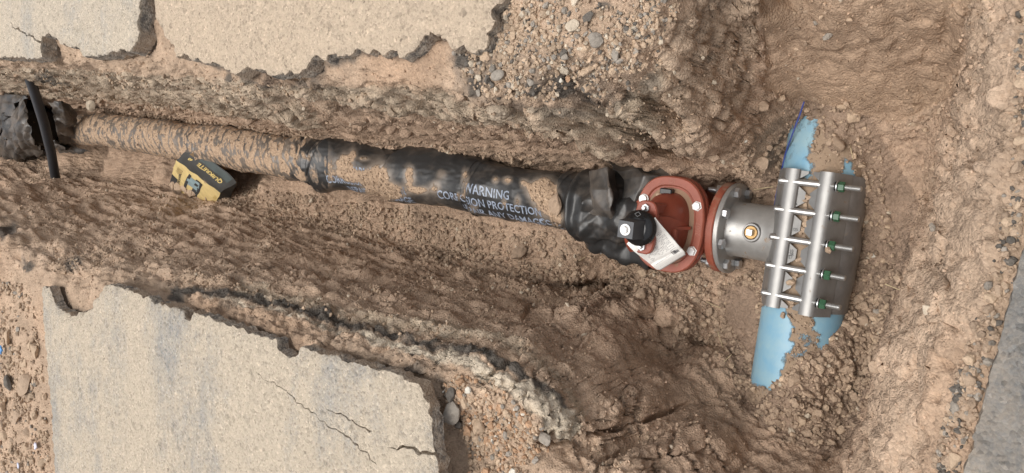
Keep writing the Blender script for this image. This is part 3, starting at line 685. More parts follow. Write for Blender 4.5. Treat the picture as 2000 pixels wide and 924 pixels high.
for sg in (1, -1):                                    # +1 is the rail on the valve side
    cr, hw = (.0455 if sg > 0 else -.048), .0175
    # rail: a folded ridge standing proud of the shell
    pr = [(sg * .0955, .076), (sg * .086, .094), (sg * .079, .112)] + [(cr + sg * hw * math.cos(a) * 1.1, .134 + hw * .52 * math.sin(a)) for a in np.linspace(.15, math.pi - .25, 12)] + [(sg * .0335, .132)]
    sheet('clamp_rail', pr, -HL - .004 * (sg < 0) , HL, .003, M_RAIL)
    # lip plate sloping from the rail down to the gap, with a notch at each bolt
    y0, z0, y1, z1 = sg * .0340, .1345, sg * .006, .1235
    pts = [(HL - .003, 0.)]; edge_ = [(HL - .003, 1.)]
    for xb in XB: edge_ += [(xb + .026, 1.), (xb + .006, .10), (xb - .006, .10), (xb - .026, 1.)]
    edge_ += [(-HL + .003, 1.)]; poly = [(HL - .003, 0.)] + edge_ + [(-HL + .003, 0.)]
    mb = MB(); nP = len(poly)
    def pp(x, t_, dz): return (x, y0 + (y1 - y0) * t_, z0 + (z1 - z0) * t_ + dz - .010 * math.sin(math.pi * t_) * 0)
    # split in strips between notches
    xs_ = [HL - .003]
    for xb in XB: xs_ += [xb + .026, xb + .006, xb - .006, xb - .026]
    xs_ += [-HL + .003]; te = [1., 1.]
    te = [1.] + sum([[1., .10, .10, 1.] for _ in XB], []) + [1.]
    R = [[pp(x, 0, .0015), pp(x, t_, .0015), pp(x, t_, -.0015), pp(x, 0, -.0015)] for x, t_ in zip(xs_, te)]
    mb.rings(R); mb.build('clamp_lip', M_LIP, TS)
def threads(L, r, p=.0022, n=14):
    pr = [(r, 0)]; z = 0
    while z < L - p: pr += [(r, z + p * .35), (r * .86, z + p * .6), (r, z + p)]; z += p
    return pr + [(r * .8, L + .001)]
for i, xb in enumerate(XB):
    jit = random.uniform(-.004, .004); zb = .1365
    MM = T(xb, .076, zb) @ Matrix.Rotation(math.radians(90), 4, 'X')      # local z -> -y
    mb = MB().lathe([(.002, -.007), (.0075, -.006), (.0098, -.002), (.0098, .002), (.0078, .003)], 16, MM)
    mb.lathe([(.0092, 0), (.0092, .098), (.0078, .104), (.0078, .108)] + [(r, z + .108) for r, z in threads(.110 + jit * 2, .0078)], 14, MM)
    bo = mb.build('bolt', M_BOLT, TS, ang=60)
    mb = MB().lathe([(.0095, .152), (.0155, .1525), (.0155, .1552), (.0095, .1555)], 20, MM); mb.build('washer', M_ZINC, bo)
    mb = MB().lathe([(.0085, .1565), (.0125, .1568), (.0142, .1585), (.0142, .1715), (.0125, .1735), (.0085, .1735)], 6, MM, ph=random.random()); mb.build('nut', M_GREEN, bo, ang=25)
    # black disc stands for the shade inside the bolt hole of the near rail
    MB().lathe([(.0005, .1476), (.0122, .1478), (.0126, .1490), (.0005, .1492)], 16, MM).build('bolt_hole_shade', M_BLK, bo)
# outlet with flange
mb = MB(); n_ = 40; R = []
for y in (.085, .105, .118, .15, .20, .232, .2375):
    r = {.085: .098, .105: .092, .118: .0868, .2375: .088}.get(y, .0842)
    R.append([(r * math.cos(2 * math.pi * j / n_), y, r * math.sin(2 * math.pi * j / n_)) for j in range(n_)])
mb.rings(R); mb.build('outlet_pipe', M_SILV, TS)
mb = MB().lathe([(.100, 0), (.138, .0), (.140, .002), (.140, .013), (.138, .015), (.100, .015)], 64, T(0, .237, 0) @ RX90); mb.build('outlet_flange', M_SILV, TS)
for k in range(8):
    a_ = 2 * math.pi * (k + .5) / 8; p = (.119 * math.sin(a_), .2365, .119 * math.cos(a_)); MM = T(*p) @ Matrix.Rotation(math.radians(90), 4, 'X')
    fb = MB().lathe([(.0165, 0), (.0165, .0115), (.0145, .0135), (.002, .0138)], 6, MM, ph=k * .4); fb = fb.build('flange_bolt', M_ZINC, TS, ang=25)
    MM2 = T(p[0], .2795, p[2]) @ RX90
    nb_ = MB().lathe([(.0165, 0), (.0165, .014), (.0145, .016), (.009, .0162)], 6, MM2, ph=k * .7); nb_.build('nut', M_ZINC, fb, ang=25)
    MB().lathe([(r, z + .016) for r, z in threads(.018 + .01 * (k % 3), .0085)], 12, MM2).build('thread', M_ZINC, fb, ang=60)
# test plug
PL = (0, .155, .080)
mb = MB().lathe([(.030, -.006), (.0285, .006), (.0262, .012), (.0215, .012), (.0215, .0035), (.001, .003)], 28, T(*PL)); tp = mb.build('test_boss', M_STEEL, TS)
mb = MB().lathe([(.0205, 0), (.0205, .010), (.018, .0125), (.001, .0125)], 24, T(*PL)); pg = mb.build('test_plug', M_BRASS, TS)
MB().box((PL[0], PL[1], PL[2] + .0185), (.0092, .0092, .0085), bev=.0012).build('square_head', M_ZINC, pg)

# text helper: flat outlines from the built-in font, split fine enough to bend
def text_mesh(s, size, maxe=.01, sx=1.0, bold=0.0):
    cu = bpy.data.curves.new('t', 'FONT'); cu.body = s; cu.size = size; cu.align_x = 'CENTER'; cu.align_y = 'CENTER'; cu.resolution_u = 2; cu.offset = bold
    ob = bpy.data.objects.new('t', cu); col.objects.link(ob)
    dg = bpy.context.evaluated_depsgraph_get(); me = bpy.data.meshes.new_from_object(ob.evaluated_get(dg))
    bpy.data.objects.remove(ob); bpy.data.curves.remove(cu)
    bm = bmesh.new(); bm.from_mesh(me); bpy.data.meshes.remove(me); bmesh.ops.triangulate(bm, faces=bm.faces)
    for _ in range(6):
        L_ = [e_ for e_ in bm.edges if e_.calc_length() > maxe]
        if not L_: break
        bmesh.ops.subdivide_edges(bm, edges=L_, cuts=1); bmesh.ops.triangulate(bm, faces=bm.faces)
    V_ = np.array([v.co[:] for v in bm.verts]); V_[:, 0] *= sx; F_ = [[v.index for v in f_.verts] for f_ in bm.faces]; bm.free()
    return V_, F_
def place_text(name, s, size, fn, m, parent, sx=1.0, maxe=.01, bold=0.0, rot=0.0):
    V_, F_ = text_mesh(s, size, maxe, sx, bold)
    if rot: V_ = np.stack([V_[:, 0] * math.cos(rot) - V_[:, 1] * math.sin(rot), V_[:, 0] * math.sin(rot) + V_[:, 1] * math.cos(rot)], 1)
    me = mesh_np(name, fn(V_[:, 0], V_[:, 1]), F_); return link(name, me, m, parent)
# marker writing on the far lip: picture right is -y, picture up is +x
def lipfn(cx, cy):
    def f_(u, v):
        x = cx + v; y = cy - u; t_ = (.0340 - y) / .028
        return np.stack([x, y, .1345 - .011 * t_ + .0032], 1)
    return f_
for s_, cx, cy, rot in (('x', .100, .024, .3), ('5T/25', .028, .022, .12), ('SE:10', -.033, .024, .15), ('0X2R', -.0415, .023, .1), ('TE7', -.050, .021, .15)):
    place_text('marker_writing', s_, .0125, lipfn(cx, cy), M_MARK, TS, .8, rot=rot)

# ---- gate valve
GV = empty('gate_valve', tuple(loc2w(0, .39, 0)), RZ, 'red gate valve with oval bonnet and black operating nut', 'valve')
GV.rotation_euler = (0, math.radians(-4.0), RZ)
def sup(a, b, z, n=72, p=2.6, y0=0.0):
    R_ = []
    for j in range(n):
        t_ = 2 * math.pi * j / n; c, s = math.cos(t_), math.sin(t_)
        R_.append((a * math.copysign(abs(c) ** (2 / p), c), y0 + b * math.copysign(abs(s) ** (2 / p), s), z))
    return R_
def ringy(y, rx, rz_, zc=0, n=40): return [(rx * math.cos(2 * math.pi * j / n), y, zc + rz_ * math.sin(2 * math.pi * j / n)) for j in range(n)]
mb = MB().rings([ringy(-.112, .098, .098), ringy(-.098, .090, .090), ringy(-.075, .088, .088), ringy(-.055, .098, .105), ringy(-.03, .108, .12), ringy(0, .112, .125), ringy(.04, .108, .118), ringy(.07, .098, .10), ringy(.095, .105, .105), ringy(.12, .135, .135), ringy(.165, .14, .14)])
mb.rings([sup(.105, .075, .02), sup(.112, .085, .085), sup(.128, .100, .108), sup(.1455, .1135, .112), sup(.147, .115, .115), sup(.147, .115, .131), sup(.1455, .1135, .1335)])
mb.box((0, -.085, -.02), (.009, .03, .085)); mb.box((.05, -.09, .0), (.006, .028, .06)); mb.box((-.05, -.09, .0), (.006, .028, .06)); mb.box((0, -.09, .06), (.0045, .034, .055))
mb.build('valve_body', M_RED, GV)
mb = MB().lathe([(.096, 0), (.137, 0), (.140, .003), (.140, .022), (.136, .0255), (.096, .026)], 64, T(0, -.1365, 0) @ RX90); mb.build('valve_flange', M_REDD, GV)
# bonnet: oval rim and a dome drawn up to the stem
mb = MB(); rim = [sup(.1445, .1125, .136), sup(.1465, .1145, .139), sup(.1465, .1145, .153), sup(.143, .111, .157), sup(.121, .090, .157), sup(.117, .086, .1505), sup(.111, .081, .1500)]
dome = [sup(.098, .066, .150, p=2.5), sup(.0965, .0645, .166, p=2.5), sup(.093, .062, .188, p=2.45), sup(.085, .058, .206, p=2.35), sup(.072, .052, .222, p=2.2), sup(.058, .046, .236, p=2.1), sup(.048, .042, .258, p=2.0), sup(.044, .041, .288, p=2.0)]
mb.rings(rim, cap1=False); bon = mb.build('bonnet', M_REDD, GV)
MB().rings(dome).build('bonnet_dome', M_REDK, bon)
MB().rings([sup(.1118, .0818, .1470), sup(.1118, .0818, .1496), sup(.02, .02, .1497)]).build('bonnet_groove', simple('dusty_groove', (.30, .19, .125), .9, dirt=.4, dscale=20), bon)
MB().rings([[(-.030, -.030, .285), (.036, -.030, .285), (.036, -.010, .285), (-.030, -.010, .285)], [(-.026, -.048, .250), (.034, -.048, .250), (.036, -.010, .250), (-.030, -.010, .250)], [(-.012, -.060, .200), (.022, -.060, .200), (.026, -.010, .200), (-.02, -.010, .200)], [(-.006, -.0665, .165), (.010, -.0665, .165), (.02, -.010, .165), (-.01, -.010, .165)]]).build('stuffing_box', M_RED, bon, ang=50)
MB().box((-.018, -.052, .222), (.016, .012, .008), bev=.003).build('bonnet_boss', M_REDD, bon)
MB().box((.097, .012, .160), (.012, .020, .012), bev=.003).build('recess_shade', M_BLK, bon)  # black block stands for the shade inside a recess of the bonnet
MB().box((.083, .016, .178), (.009, .022, .006), bev=.003).build('dust_cake', simple('dust_cake', (.5, .37, .26), .95), bon)
for sg in (-1, 1):  # rib on the dome
    MB().rings([[(.004, sg * .030, .285), (-.004, sg * .030, .285), (-.004, sg * .03, .24), (.004, sg * .03, .24)], [(.0045, sg * .079, .162), (-.0045, sg * .079, .162), (-.0045, sg * .070, .155), (.0045, sg * .070, .155)]]).build('bonnet_rib', M_RED, bon)
MB().rings([sup(.076, .034, .288, p=3.5), sup(.078, .036, .290, p=3.5), sup(.078, .036, .301, p=3.5), sup(.075, .033, .304, p=3.5)]).build('gland_plate', M_RED, GV)
MB().box((.055, -.006, .244), (.014, .018, .05), bev=.003).build('gland_lug', M_RED, GV)
for sx in (-1, 1):
    g = MB().lathe([(.0125, .304), (.0125, .3115), (.011, .3125), (.006, .3127)], 6, T(sx * .057, 0, 0)).lathe([(.0062, .31), (.0062, .322), (.005, .324), (.0005, .324)], 14, T(sx * .057, 0, 0)).build('gland_bolt', M_ZINC, GV, ang=25)
for sx in (-1, 1):
    for sy in (-1, 1):
        MB().lathe([(.0155, .1572), (.0155, .1585), (.0135, .1590), (.0135, .1665), (.0118, .1685), (.0005, .1688)], 6 if sy < 0 else 18, T(sx * .0675, sy * .0885, 0), ph=.3 * sx).build('bonnet_bolt', M_WZINC, GV, ang=25)
def flatfn(cx, cy, z, rot):
    c, s = math.cos(rot), math.sin(rot)
    return lambda u, v: np.stack([cx + (u * s + v * c), cy - (u * c - v * s), np.full(len(u), z)], 1)
M_CAST = simple('worn_red_lettering', (.33, .13, .09), .6)
place_text('lettering', 'DI', .020, flatfn(.132, 0, .1578, 0), M_CAST, bon)
place_text('lettering', '2007', .022, flatfn(.0, -.1005, .1578, math.radians(90)), M_CAST, bon, .9)
place_text('lettering', '6', .020, flatfn(-.132, .0, .1578, 0), M_CAST, bon)
# operating nut
on = MB().lathe([(.030, .318), (.047, .322), (.052, .328), (.052, .338), (.048, .345), (.040, .350), (.033, .354), (.03, .356)], 40, T(0, 0, 0)).build('operating_nut', M_BLK, GV)
MB().rings([[(sx * h, sy * h, z) for sx, sy in ((1, 1), (-1, 1), (-1, -1), (1, -1))] for h, z in ((.0275, .350), (.0245, .412), (.0238, .4135))]).build('nut_square', M_GREY, on, ang=20)
MB().lathe([(.014, .30), (.014, .32)], 16).build('stem', M_BRASS, on)
MB().lathe([(.0165, .4137), (.0165, .4162), (.0155, .4168), (.0105, .4170)], 28).lathe([(.0115, .4168), (.0115, .4235), (.010, .4252), (.0005, .4254)], 6).build('cap_bolt', M_WZINC, on, ang=25)
mb = MB()
for a0 in range(4):
    p = [(.0095 * math.cos(a0 * math.pi / 2), .0095 * math.sin(a0 * math.pi / 2)), (.0095 * math.cos((a0 + 1) * math.pi / 2), .0095 * math.sin((a0 + 1) * math.pi / 2))]
    mb.tube([(.0405 + p[0][0] * .7, p[0][1], .3512 - p[0][0] * .3), (.0405 + p[1][0] * .7, p[1][1], .3512 - p[1][0] * .3)], .0011, 6)
mb.build('diamond_emblem', simple('worn_emblem', (.16, .16, .16), .5), on)

# paper tag hanging from the operating nut over the bonnet
cor = [up(1224,476,-.535), up(1280,424,-.53), up(1342,496,-.655), up(1287,529,-.655)]
TGo = Vector(tuple(cor[3])); nu, nv = 26, 34
def tagfn(u, v, lift=0.0):
    """u 0..1 across, v 0..1 from the nut down"""
    u = np.asarray(u, float)[:, None]; v = np.asarray(v, float)[:, None]
    a_, b_, c_, d_ = [np.array(q) - np.array(TGo) for q in cor]
    Pq = (a_ * (1 - u) + b_ * u) * (1 - v) + (d_ * (1 - u) + c_ * u) * v
    bulge = .018 * np.sin(np.pi * v) + .006 * np.sin(2.5 * np.pi * v + u * 1.2) - .004 * np.exp(-((v - .74 - .1 * u) / .03) ** 2)
    return Pq + np.array([[-.10, -.35, .93]]) * (bulge + lift)
U, Vv = np.meshgrid(np.linspace(0, 1, nu), np.linspace(0, 1, nv), indexing='ij')
cut = np.where((Vv > .96), np.clip(U, .04, .96), U)
I = np.arange(nu * nv).reshape(nu, nv); Fq = np.stack([I[:-1, :-1], I[1:, :-1], I[1:, 1:], I[:-1, 1:]], -1).reshape(-1, 4)
me = mesh_np('paper_tag', tagfn(cut.ravel(), Vv.ravel()), Fq); o = link('paper_tag', me, M_PAPER); o.location = TGo
sm = o.modifiers.new('thick', 'SOLIDIFY'); sm.thickness = .0006
tag(o, 'white paper tag with fine print and barcodes hanging from the black operating nut', 'tag'); PT = o
def strip(u0, u1, v0, v1):
    k = 5; uu, vv = np.meshgrid(np.linspace(u0, u1, k), [v0, v1], indexing='ij'); return tagfn(uu.ravel(), vv.ravel(), .0009), [(2 * i, 2 * i + 2, 2 * i + 3, 2 * i + 1) for i in range(k - 1)]
mb = MB(); v = .28
while v < .70:                                        # lines of fine print, broken into words
    u = .12
    while u < .88:
        wl_ = random.uniform(.03, .10)
        if random.random() < .7: mb.add(*strip(u, min(u + wl_, .9), v, v + .0055))
        u += wl_ + .014
    v += .026
mb.build('fine_print', M_INK, PT, smooth=False)
for (u0, u1, v0, v1) in ((.12, .62, .82, .92), (.70, .90, .74, .86)):
    mb = MB(); u = u0
    while u < u1:
        wl_ = random.choice((.006, .01, .015)); mb.add(*strip(u, min(u + wl_, u1), v0, v1)); u += wl_ + random.choice((.006, .009, .014))
    mb.build('barcode', M_INK, PT, smooth=False)

# ------------------------------------------------------------------ black plastic wrapped pipe
def wrap_mat(name, dirtc=(.42, .30, .205)):
    m, nt, b = mat(name); co = N(nt, 'ShaderNodeTexCoord').outputs['Object']
    at_ = nt.nodes.new('ShaderNodeAttribute'); at_.attribute_name = 'mud'
    nz = mth(nt, 'ADD', mth(nt, 'MULTIPLY', mth(nt, 'SUBTRACT', tex(nt, 'n', 16, co, 8, .66).outputs[0], .5), 1.5), mth(nt, 'MULTIPLY', mth(nt, 'SUBTRACT', tex(nt, 'n', 70, co, 4, .6).outputs[0], .5), .35))
    f = ramp(nt, mth(nt, 'ADD', at_.outputs['Fac'], nz), [(.43, 0), (.50, .7), (.60, 1)])
    film = mixc(nt, ramp(nt, mth(nt, 'ADD', at_.outputs['Fac'], tex(nt, 'n', 7, co, 6, .7).outputs[0]), [(.50, 0), (1.25, .95)]), (.030, .030, .030), (.25, .205, .165))
    dv = mixc(nt, 1.0, dirtc, ramp(nt, tex(nt, 'v', 160, co).outputs['Color'], [(0, .7), (.5, 1), (1, 1.25)]), 'MULTIPLY')
    nt.links.new(mixc(nt, f, film, dv), b.inputs['Base Color']); nt.links.new(mixc(nt, f, (.36,) * 3, (.95,) * 3), b.inputs['Roughness'])
    bump(nt, b, mth(nt, 'ADD', mth(nt, 'MULTIPLY', f, 1.0), mth(nt, 'MULTIPLY', mth(nt, 'ADD', f, .12), tex(nt, 'n', 95, co, 6, .7).outputs[0])), .8, .004)
    return m, f, nt
def crumple(P, f, amp, seed, k=7):
    """faceted folds, as in stiff film"""
    r = np.random.default_rng(seed); d = np.zeros(len(P))
    Pn = np.asarray(P)
    for i in range(k):
        v = r.normal(size=3); v /= np.linalg.norm(v); t_ = Pn @ v * f * r.uniform(.5, 1.8) + r.uniform(0, 9) + .35 * noise(Pn, f * .7, seed + i)
        d += amp / (1 + .35 * i) * (np.abs((t_ % 1) * 2 - 1) - .5)
    return d
M_WRAP, _, _ = wrap_mat('black_polyethylene')
YN, YF = .485, pyl(140)
ctr = np.array([(140,255),(200,254),(300,267),(400,284),(500,298),(600,314),(700,328),(800,343),(880,352),(1000,379),(1100,393),(1200,413),(1240,424)], float)
CL = w2loc(up(ctr[:, 0], ctr[:, 1], ZA)); CL = CL[np.argsort(CL[:, 1])]
def axis_x(y): return np.interp(y, CL[:, 1], CL[:, 0])
seams = [(pyl(p), h, L_, t_) for p, h, L_, t_ in ((310, .014, .30, .10), (420, .013, .25, .12), (575, .020, .05, .05), (605, .018, .06, -.04), (632, .014, .08, .03), (652, .034, .26, .08), (793, .034, .30, .10), (945, .007, .05, .02), (1112, .015, .2, -.05))]
blobs = [(735,362,26,40,1.2),(765,375,30,16,.9),(675,322,16,26,.75),(695,345,30,14,.8),(690,300,8,12,.5),(640,335,20,30,.5),(800,345,12,24,.7),(820,372,20,8,.7),(850,365,10,12,.6),(908,352,8,26,.5),(895,384,12,9,.4),(990,352,10,9,.6),(968,352,8,8,.6),(1023,358,9,10,.5),(1066,385,24,36,1.15),(1048,372,20,18,.9),(1088,420,12,24,.8),(1010,395,8,14,.5),(985,395,6,12,.5),(925,408,10,12,.45),(862,340,10,10,.4),(710,310,12,6,.6)]
def mudf(W):
    """how much soil sticks to the plastic at points of the place"""
    px, py = proj(W); y = w2loc(W)[:, 1]
    m = np.interp(px, [0, 560, 600, 650, 1150], [1.06, 1.03, .50, .0, -.02])
    L_ = w2loc(W); ph_ = np.arctan2(-(L_[:, 0] - axis_x(L_[:, 1])), L_[:, 2])
    rdg = fbm(np.stack([(y + .06 * np.sin(ph_ + 1)) * 9, np.sin(ph_) * .5, np.cos(ph_) * .5], 1), 2.4, 3, 15, .6, True)
    m = m - sstep(.40, .72, rdg) * .74 * (px < 640)
    for a_, b_, rx, ry, k_ in blobs: m = m + k_ * np.exp(-(((px - a_) / rx) ** 2 + ((py - b_) / ry) ** 2) ** 1.5)
    return m
def wrapR(y, ph):
    """radius of the wrapped pipe at distance y, angle ph from the top towards the left bank"""
    Q = np.stack([y * 3.0, np.sin(ph) * .35, np.cos(ph) * .35], 1)
    r = np.full(len(y), .0955) + .004 * noise(Q, 2.0, 5)
    for ys_, h, L_, tl in seams:
        sp = ys_ + tl * np.sin(ph * .5 + .4) + .012 * noise(np.stack([np.cos(ph), np.sin(ph), y * 0 + ys_], 1), 2.2, 6)
        u = sp - y
        r += h * np.where(u > -.012, np.exp(-np.maximum(u, 0) / L_), 0) * sstep(-.012, .004, u) * (.75 + .25 * np.cos(ph + .4))
        r -= .45 * h * np.exp(-((u + .016) / .014) ** 2)
    farw = sstep(pyl(640), pyl(560), y)
    hel = y + .06 * np.sin(ph + 1)
    r += farw * .0058 * fbm(np.stack([hel * 9, np.sin(ph) * .5, np.cos(ph) * .5], 1), 2.4, 3, 15, .6, True)
    # long folds of loose film, sharp crested
    for k, (fy, fp, ph0, amp) in enumerate(((7, 2, .3, .0085), (-11, 3, 1.1, .0068), (19, 1, 2.0, .0046), (31, -2, .7, .0042), (5, 4, 4.0, .0046), (47, 2, 1.3, .0034))):
        t_ = (y * fy + ph * fp + ph0 + 1.6 * noise(Q, 2.6, 30 + k)) / (2 * np.pi); r += amp * (np.abs((t_ % 1) * 2 - 1) ** 1.6 - .35) * sstep(-.3, .3, noise(Q, 1.8, 50 + k) + .1)
    r += .0016 * noise(np.stack([y * 14, np.sin(ph) * 4, np.cos(ph) * 4], 1), 2.0, 19)
    # loose bunch of plastic by the valve
    bn = sstep(pyl(1135), pyl(1185), y)
    pleat = .020 * (np.abs(((ph * 5 + y * 10 + 1.2 * noise(Q, 3, 61)) / (2 * np.pi) % 1) * 2 - 1) ** 1.3 - .3) + .012 * (np.abs(((ph * 2 - y * 45 + 2 * noise(Q, 4, 62)) / (2 * np.pi) % 1) * 2 - 1) - .4)
    r += bn * (.030 + pleat)
    r += bn * crumple(np.stack([y, r * np.sin(ph), r * np.cos(ph)], 1), 11, .020, 77, 7)
    rd = np.exp(-((y - pyl(1150)) / .016) ** 2); r += .020 * rd * (.8 + .4 * np.cos(ph + .3))
    return r
nyv, nph = 1150, 144
yy = np.linspace(YN, YF, nyv); ph = np.linspace(-np.pi, np.pi, nph, endpoint=False)
GY, GP = [a.ravel() for a in np.meshgrid(yy, ph, indexing='ij')]
R_ = wrapR(GY, GP); zc = .004
Vw = np.stack([axis_x(GY) - R_ * np.sin(GP), GY, zc + R_ * np.cos(GP)], 1)
I = np.arange(nyv * nph).reshape(nyv, nph); Fq = np.stack([I[:-1], I[1:], np.roll(I, -1, 1)[1:], np.roll(I, -1, 1)[:-1]], -1).reshape(-1, 4)
WPo = empty('wrapped_pipe', TEE, RZ, 'long pipe wrapped in black plastic film lying along the trench floor', 'pipe')
me = mesh_np('plastic_wrap', Vw, Fq)
a = me.attributes.new('mud', 'FLOAT', 'POINT'); a.data.foreach_set('value', mudf(loc2w(Vw[:, 0], Vw[:, 1], Vw[:, 2])).astype(np.float32))
link('plastic_wrap', me, M_WRAP, WPo)
# warning print, worn and part covered by soil
m2, f2, nt2 = wrap_mat('printed_film'); bb = nt2.nodes['Principled BSDF']
mixo = bb.inputs['Base Color'].links[0].from_node; 
for lk in list(mixo.inputs[6].links): nt2.links.remove(lk)
cot = N(nt2, 'ShaderNodeTexCoord').outputs['Object']
wr = ramp(nt2, tex(nt2, 'n', 55, cot, 6, .7).outputs[0], [(.30, 0), (.48, 1)])
nt2.links.new(mixc(nt2, wr, (.06, .062, .07), (.30, .35, .44)), mixo.inputs[6])
def wrap_text(s_, px0, phc, size, sx):
    V_, F_ = text_mesh(s_, size, .006, sx, .0006)
    yq = pyl(px0, 378) - V_[:, 0]; pq = phc - V_[:, 1] / .1
    rr = wrapR(yq, pq) + .0012
    Vt = np.stack([axis_x(yq) - rr * np.sin(pq), yq, zc + rr * np.cos(pq)], 1)
    me = mesh_np('warning_print', Vt, F_)
    a = me.attributes.new('mud', 'FLOAT', 'POINT'); a.data.foreach_set('value', mudf(loc2w(Vt[:, 0], Vt[:, 1], Vt[:, 2])).astype(np.float32))
    link('warning_print', me, m2, WPo)
for px0, sc, dp in ((985, 1.0, .0), (745, 1.0, .06), (1150, .9, .75)):
    for s_, phc, sz, sx in (('WARNING', .05, .047, .90), ('CORROSION PROTECTION', .52, .046, .86), ('REPAIR ANY DAMAGE', .98, .046, .88)):
        if px0 == 1150 and s_ == 'WARNING': continue
        wrap_text(s_ if px0 != 1150 else s_[:4], px0 + (18 if 'REPAIR' in s_ else 0) - (45 if px0 == 1150 else 0), phc + dp * (.5 if px0 == 1150 else 1), sz * sc, sx)
# bands of tape
for px0 in (945, 930, 1112):
    yq = np.repeat(np.linspace(pyl(px0) - .006, pyl(px0) + .006, 3), nph); pq = np.tile(ph, 3)
    rr = wrapR(yq + .02 * np.sin(pq), pq) + .0016; Vt = np.stack([axis_x(yq) - rr * np.sin(pq), yq + .02 * np.sin(pq), zc + rr * np.cos(pq)], 1)
    I = np.arange(3 * nph).reshape(3, nph); Ft = np.stack([I[:-1], I[1:], np.roll(I, -1, 1)[1:], np.roll(I, -1, 1)[:-1]], -1).reshape(-1, 4)
    me = mesh_np('tape_band', Vt, Ft); a = me.attributes.new('mud', 'FLOAT', 'POINT'); a.data.foreach_set('value', (mudf(loc2w(Vt[:, 0], Vt[:, 1], Vt[:, 2])) + .05).astype(np.float32)); link('tape_band', me, M_WRAP, WPo)

def film(name, rows, parent, sub=14, amp=.012, f=9, seed=1, mudv=.1, m=None, thick=.0008):
    """sheet of black film through a grid of control points given in the place"""
    G = np.array(rows, float); r0, c0, _ = G.shape
    def interp(A, n_, axis):
        t_ = np.linspace(0, A.shape[axis] - 1, n_); i_ = np.minimum(t_.astype(int), A.shape[axis] - 2); fr = t_ - i_; fr = fr * fr * (3 - 2 * fr) * .5 + fr * .5
        sh = [1, 1, 1]; sh[axis] = n_; fr = fr.reshape(sh); return np.take(A, i_, axis) * (1 - fr) + np.take(A, i_ + 1, axis) * fr
    nr, nc = (r0 - 1) * sub + 1, (c0 - 1) * sub + 1
    A = interp(interp(G, nr, 0), nc, 1)
    du = np.gradient(A, axis=0); dv = np.gradient(A, axis=1); nn = np.cross(du, dv); nn /= np.linalg.norm(nn, axis=2)[..., None] + 1e-9
    P_ = A.reshape(-1, 3); nn = nn.reshape(-1, 3)
    uu, vv = np.meshgrid(np.linspace(0, 1, nr), np.linspace(0, 1, nc), indexing='ij')
    P_ = P_ + nn * crumple(P_, f, amp, seed)[:, None] + .25 * amp * np.stack([noise(P_, f * 2, seed + k_) for k_ in range(3)], 1)
    I = np.arange(nr * nc).reshape(nr, nc); Fq = np.stack([I[:-1, :-1], I[1:, :-1], I[1:, 1:], I[:-1, 1:]], -1).reshape(-1, 4)
    base = np.array(parent.location) if parent is not None else np.zeros(3)
    c, s = math.cos(-RZ), math.sin(-RZ); Q = P_ - base
    if parent is not None and abs(parent.rotation_euler[2]) > 1e-6: Q = np.stack([c * Q[:, 0] - s * Q[:, 1], s * Q[:, 0] + c * Q[:, 1], Q[:, 2]], 1)
    me = mesh_np(name, Q, Fq); a = me.attributes.new('mud', 'FLOAT', 'POINT'); a.data.foreach_set('value', np.full(len(Q), mudv, np.float32) if np.isscalar(mudv) else mudv(P_).astype(np.float32))
    o = link(name, me, m or M_WRAP, parent); md = o.modifiers.new('thick', 'SOLIDIFY'); md.thickness = thick
    return o
# loose folds of film at the valve end
def q(*L): return [tuple(up(*p)) for p in L]
film('film_fold', [q((1150,335,-.74),(1150,375,-.715),(1152,415,-.735),(1165,455,-.80),(1185,475,-.87)),
                   q((1185,328,-.70),(1190,365,-.66),(1192,410,-.67),(1200,450,-.75),(1215,492,-.86)),
                   q((1205,335,-.76),(1212,375,-.74),(1215,420,-.74),(1222,460,-.80),(1238,505,-.88))], WPo, 16, .014, 8, 3, .12)
film('film_fold', [q((1180,316,-.84),(1200,330,-.76),(1215,350,-.74),(1225,400,-.74)),
                   q((1240,312,-.84),(1250,330,-.74),(1258,345,-.71),(1240,395,-.72)),
                   q((1330,318,-.85),(1335,330,-.78),(1325,340,-.76),(1290,380,-.76))], WPo, 16, .012, 8, 7, .10)
film('film_fold', [q((1150,455,-.86),(1165,460,-.82),(1185,462,-.80)), q((1160,480,-.885),(1175,476,-.84),(1200,470,-.82)), q((1172,497,-.89),(1190,488,-.87),(1215,485,-.86))], WPo, 14, .008, 14, 9, .2)
film('film_fold', [q((1235,480,-.87),(1240,470,-.8)), q((1240,500,-.885),(1250,490,-.83)), q((1252,518,-.885),(1262,505,-.85))], WPo, 14, .010, 16, 11, .3)

# ------------------------------------------------------------------ far coupling under loose film
FJ = Vector(tuple(up(60, 245, -.86)))
CP = empty('pipe_coupling', FJ, RZ, 'black bolted pipe coupling under torn black plastic at the far end', 'coupling')
MB().lathe([(.11, -.20), (.13, -.15), (.135, -.06), (.185, -.05), (.187, -.012), (.15, -.008), (.14, .03), (.12, .06), (.118, .35), (.112, .36)], 40, RX90).build('coupling_body', simple('black_cast_iron', (.02, .019, .018), .5, dirt=.25, dscale=18, bmp=.3), CP)
M_OBOLT = simple('oiled_bolt', (.19, .13, .075), .4, .5)
for k in range(8):
    a_ = 2 * math.pi * (k + .3) / 8
    MB().lathe([(.022, 0), (.022, .018), (.018, .021), (.011, .021), (.011, .04), (.0005, .041)], 6, T(.16 * math.sin(a_), -.052, .16 * math.cos(a_)) @ Matrix.Rotation(math.radians(90), 4, 'X')).build('coupling_bolt', M_OBOLT, CP, ang=25)
    MB().box((.168 * math.sin(a_), -.03, .168 * math.cos(a_)), (.03, .019, .03), bev=.006).build('bolt_lug', bpy.data.materials['black_cast_iron'], CP)
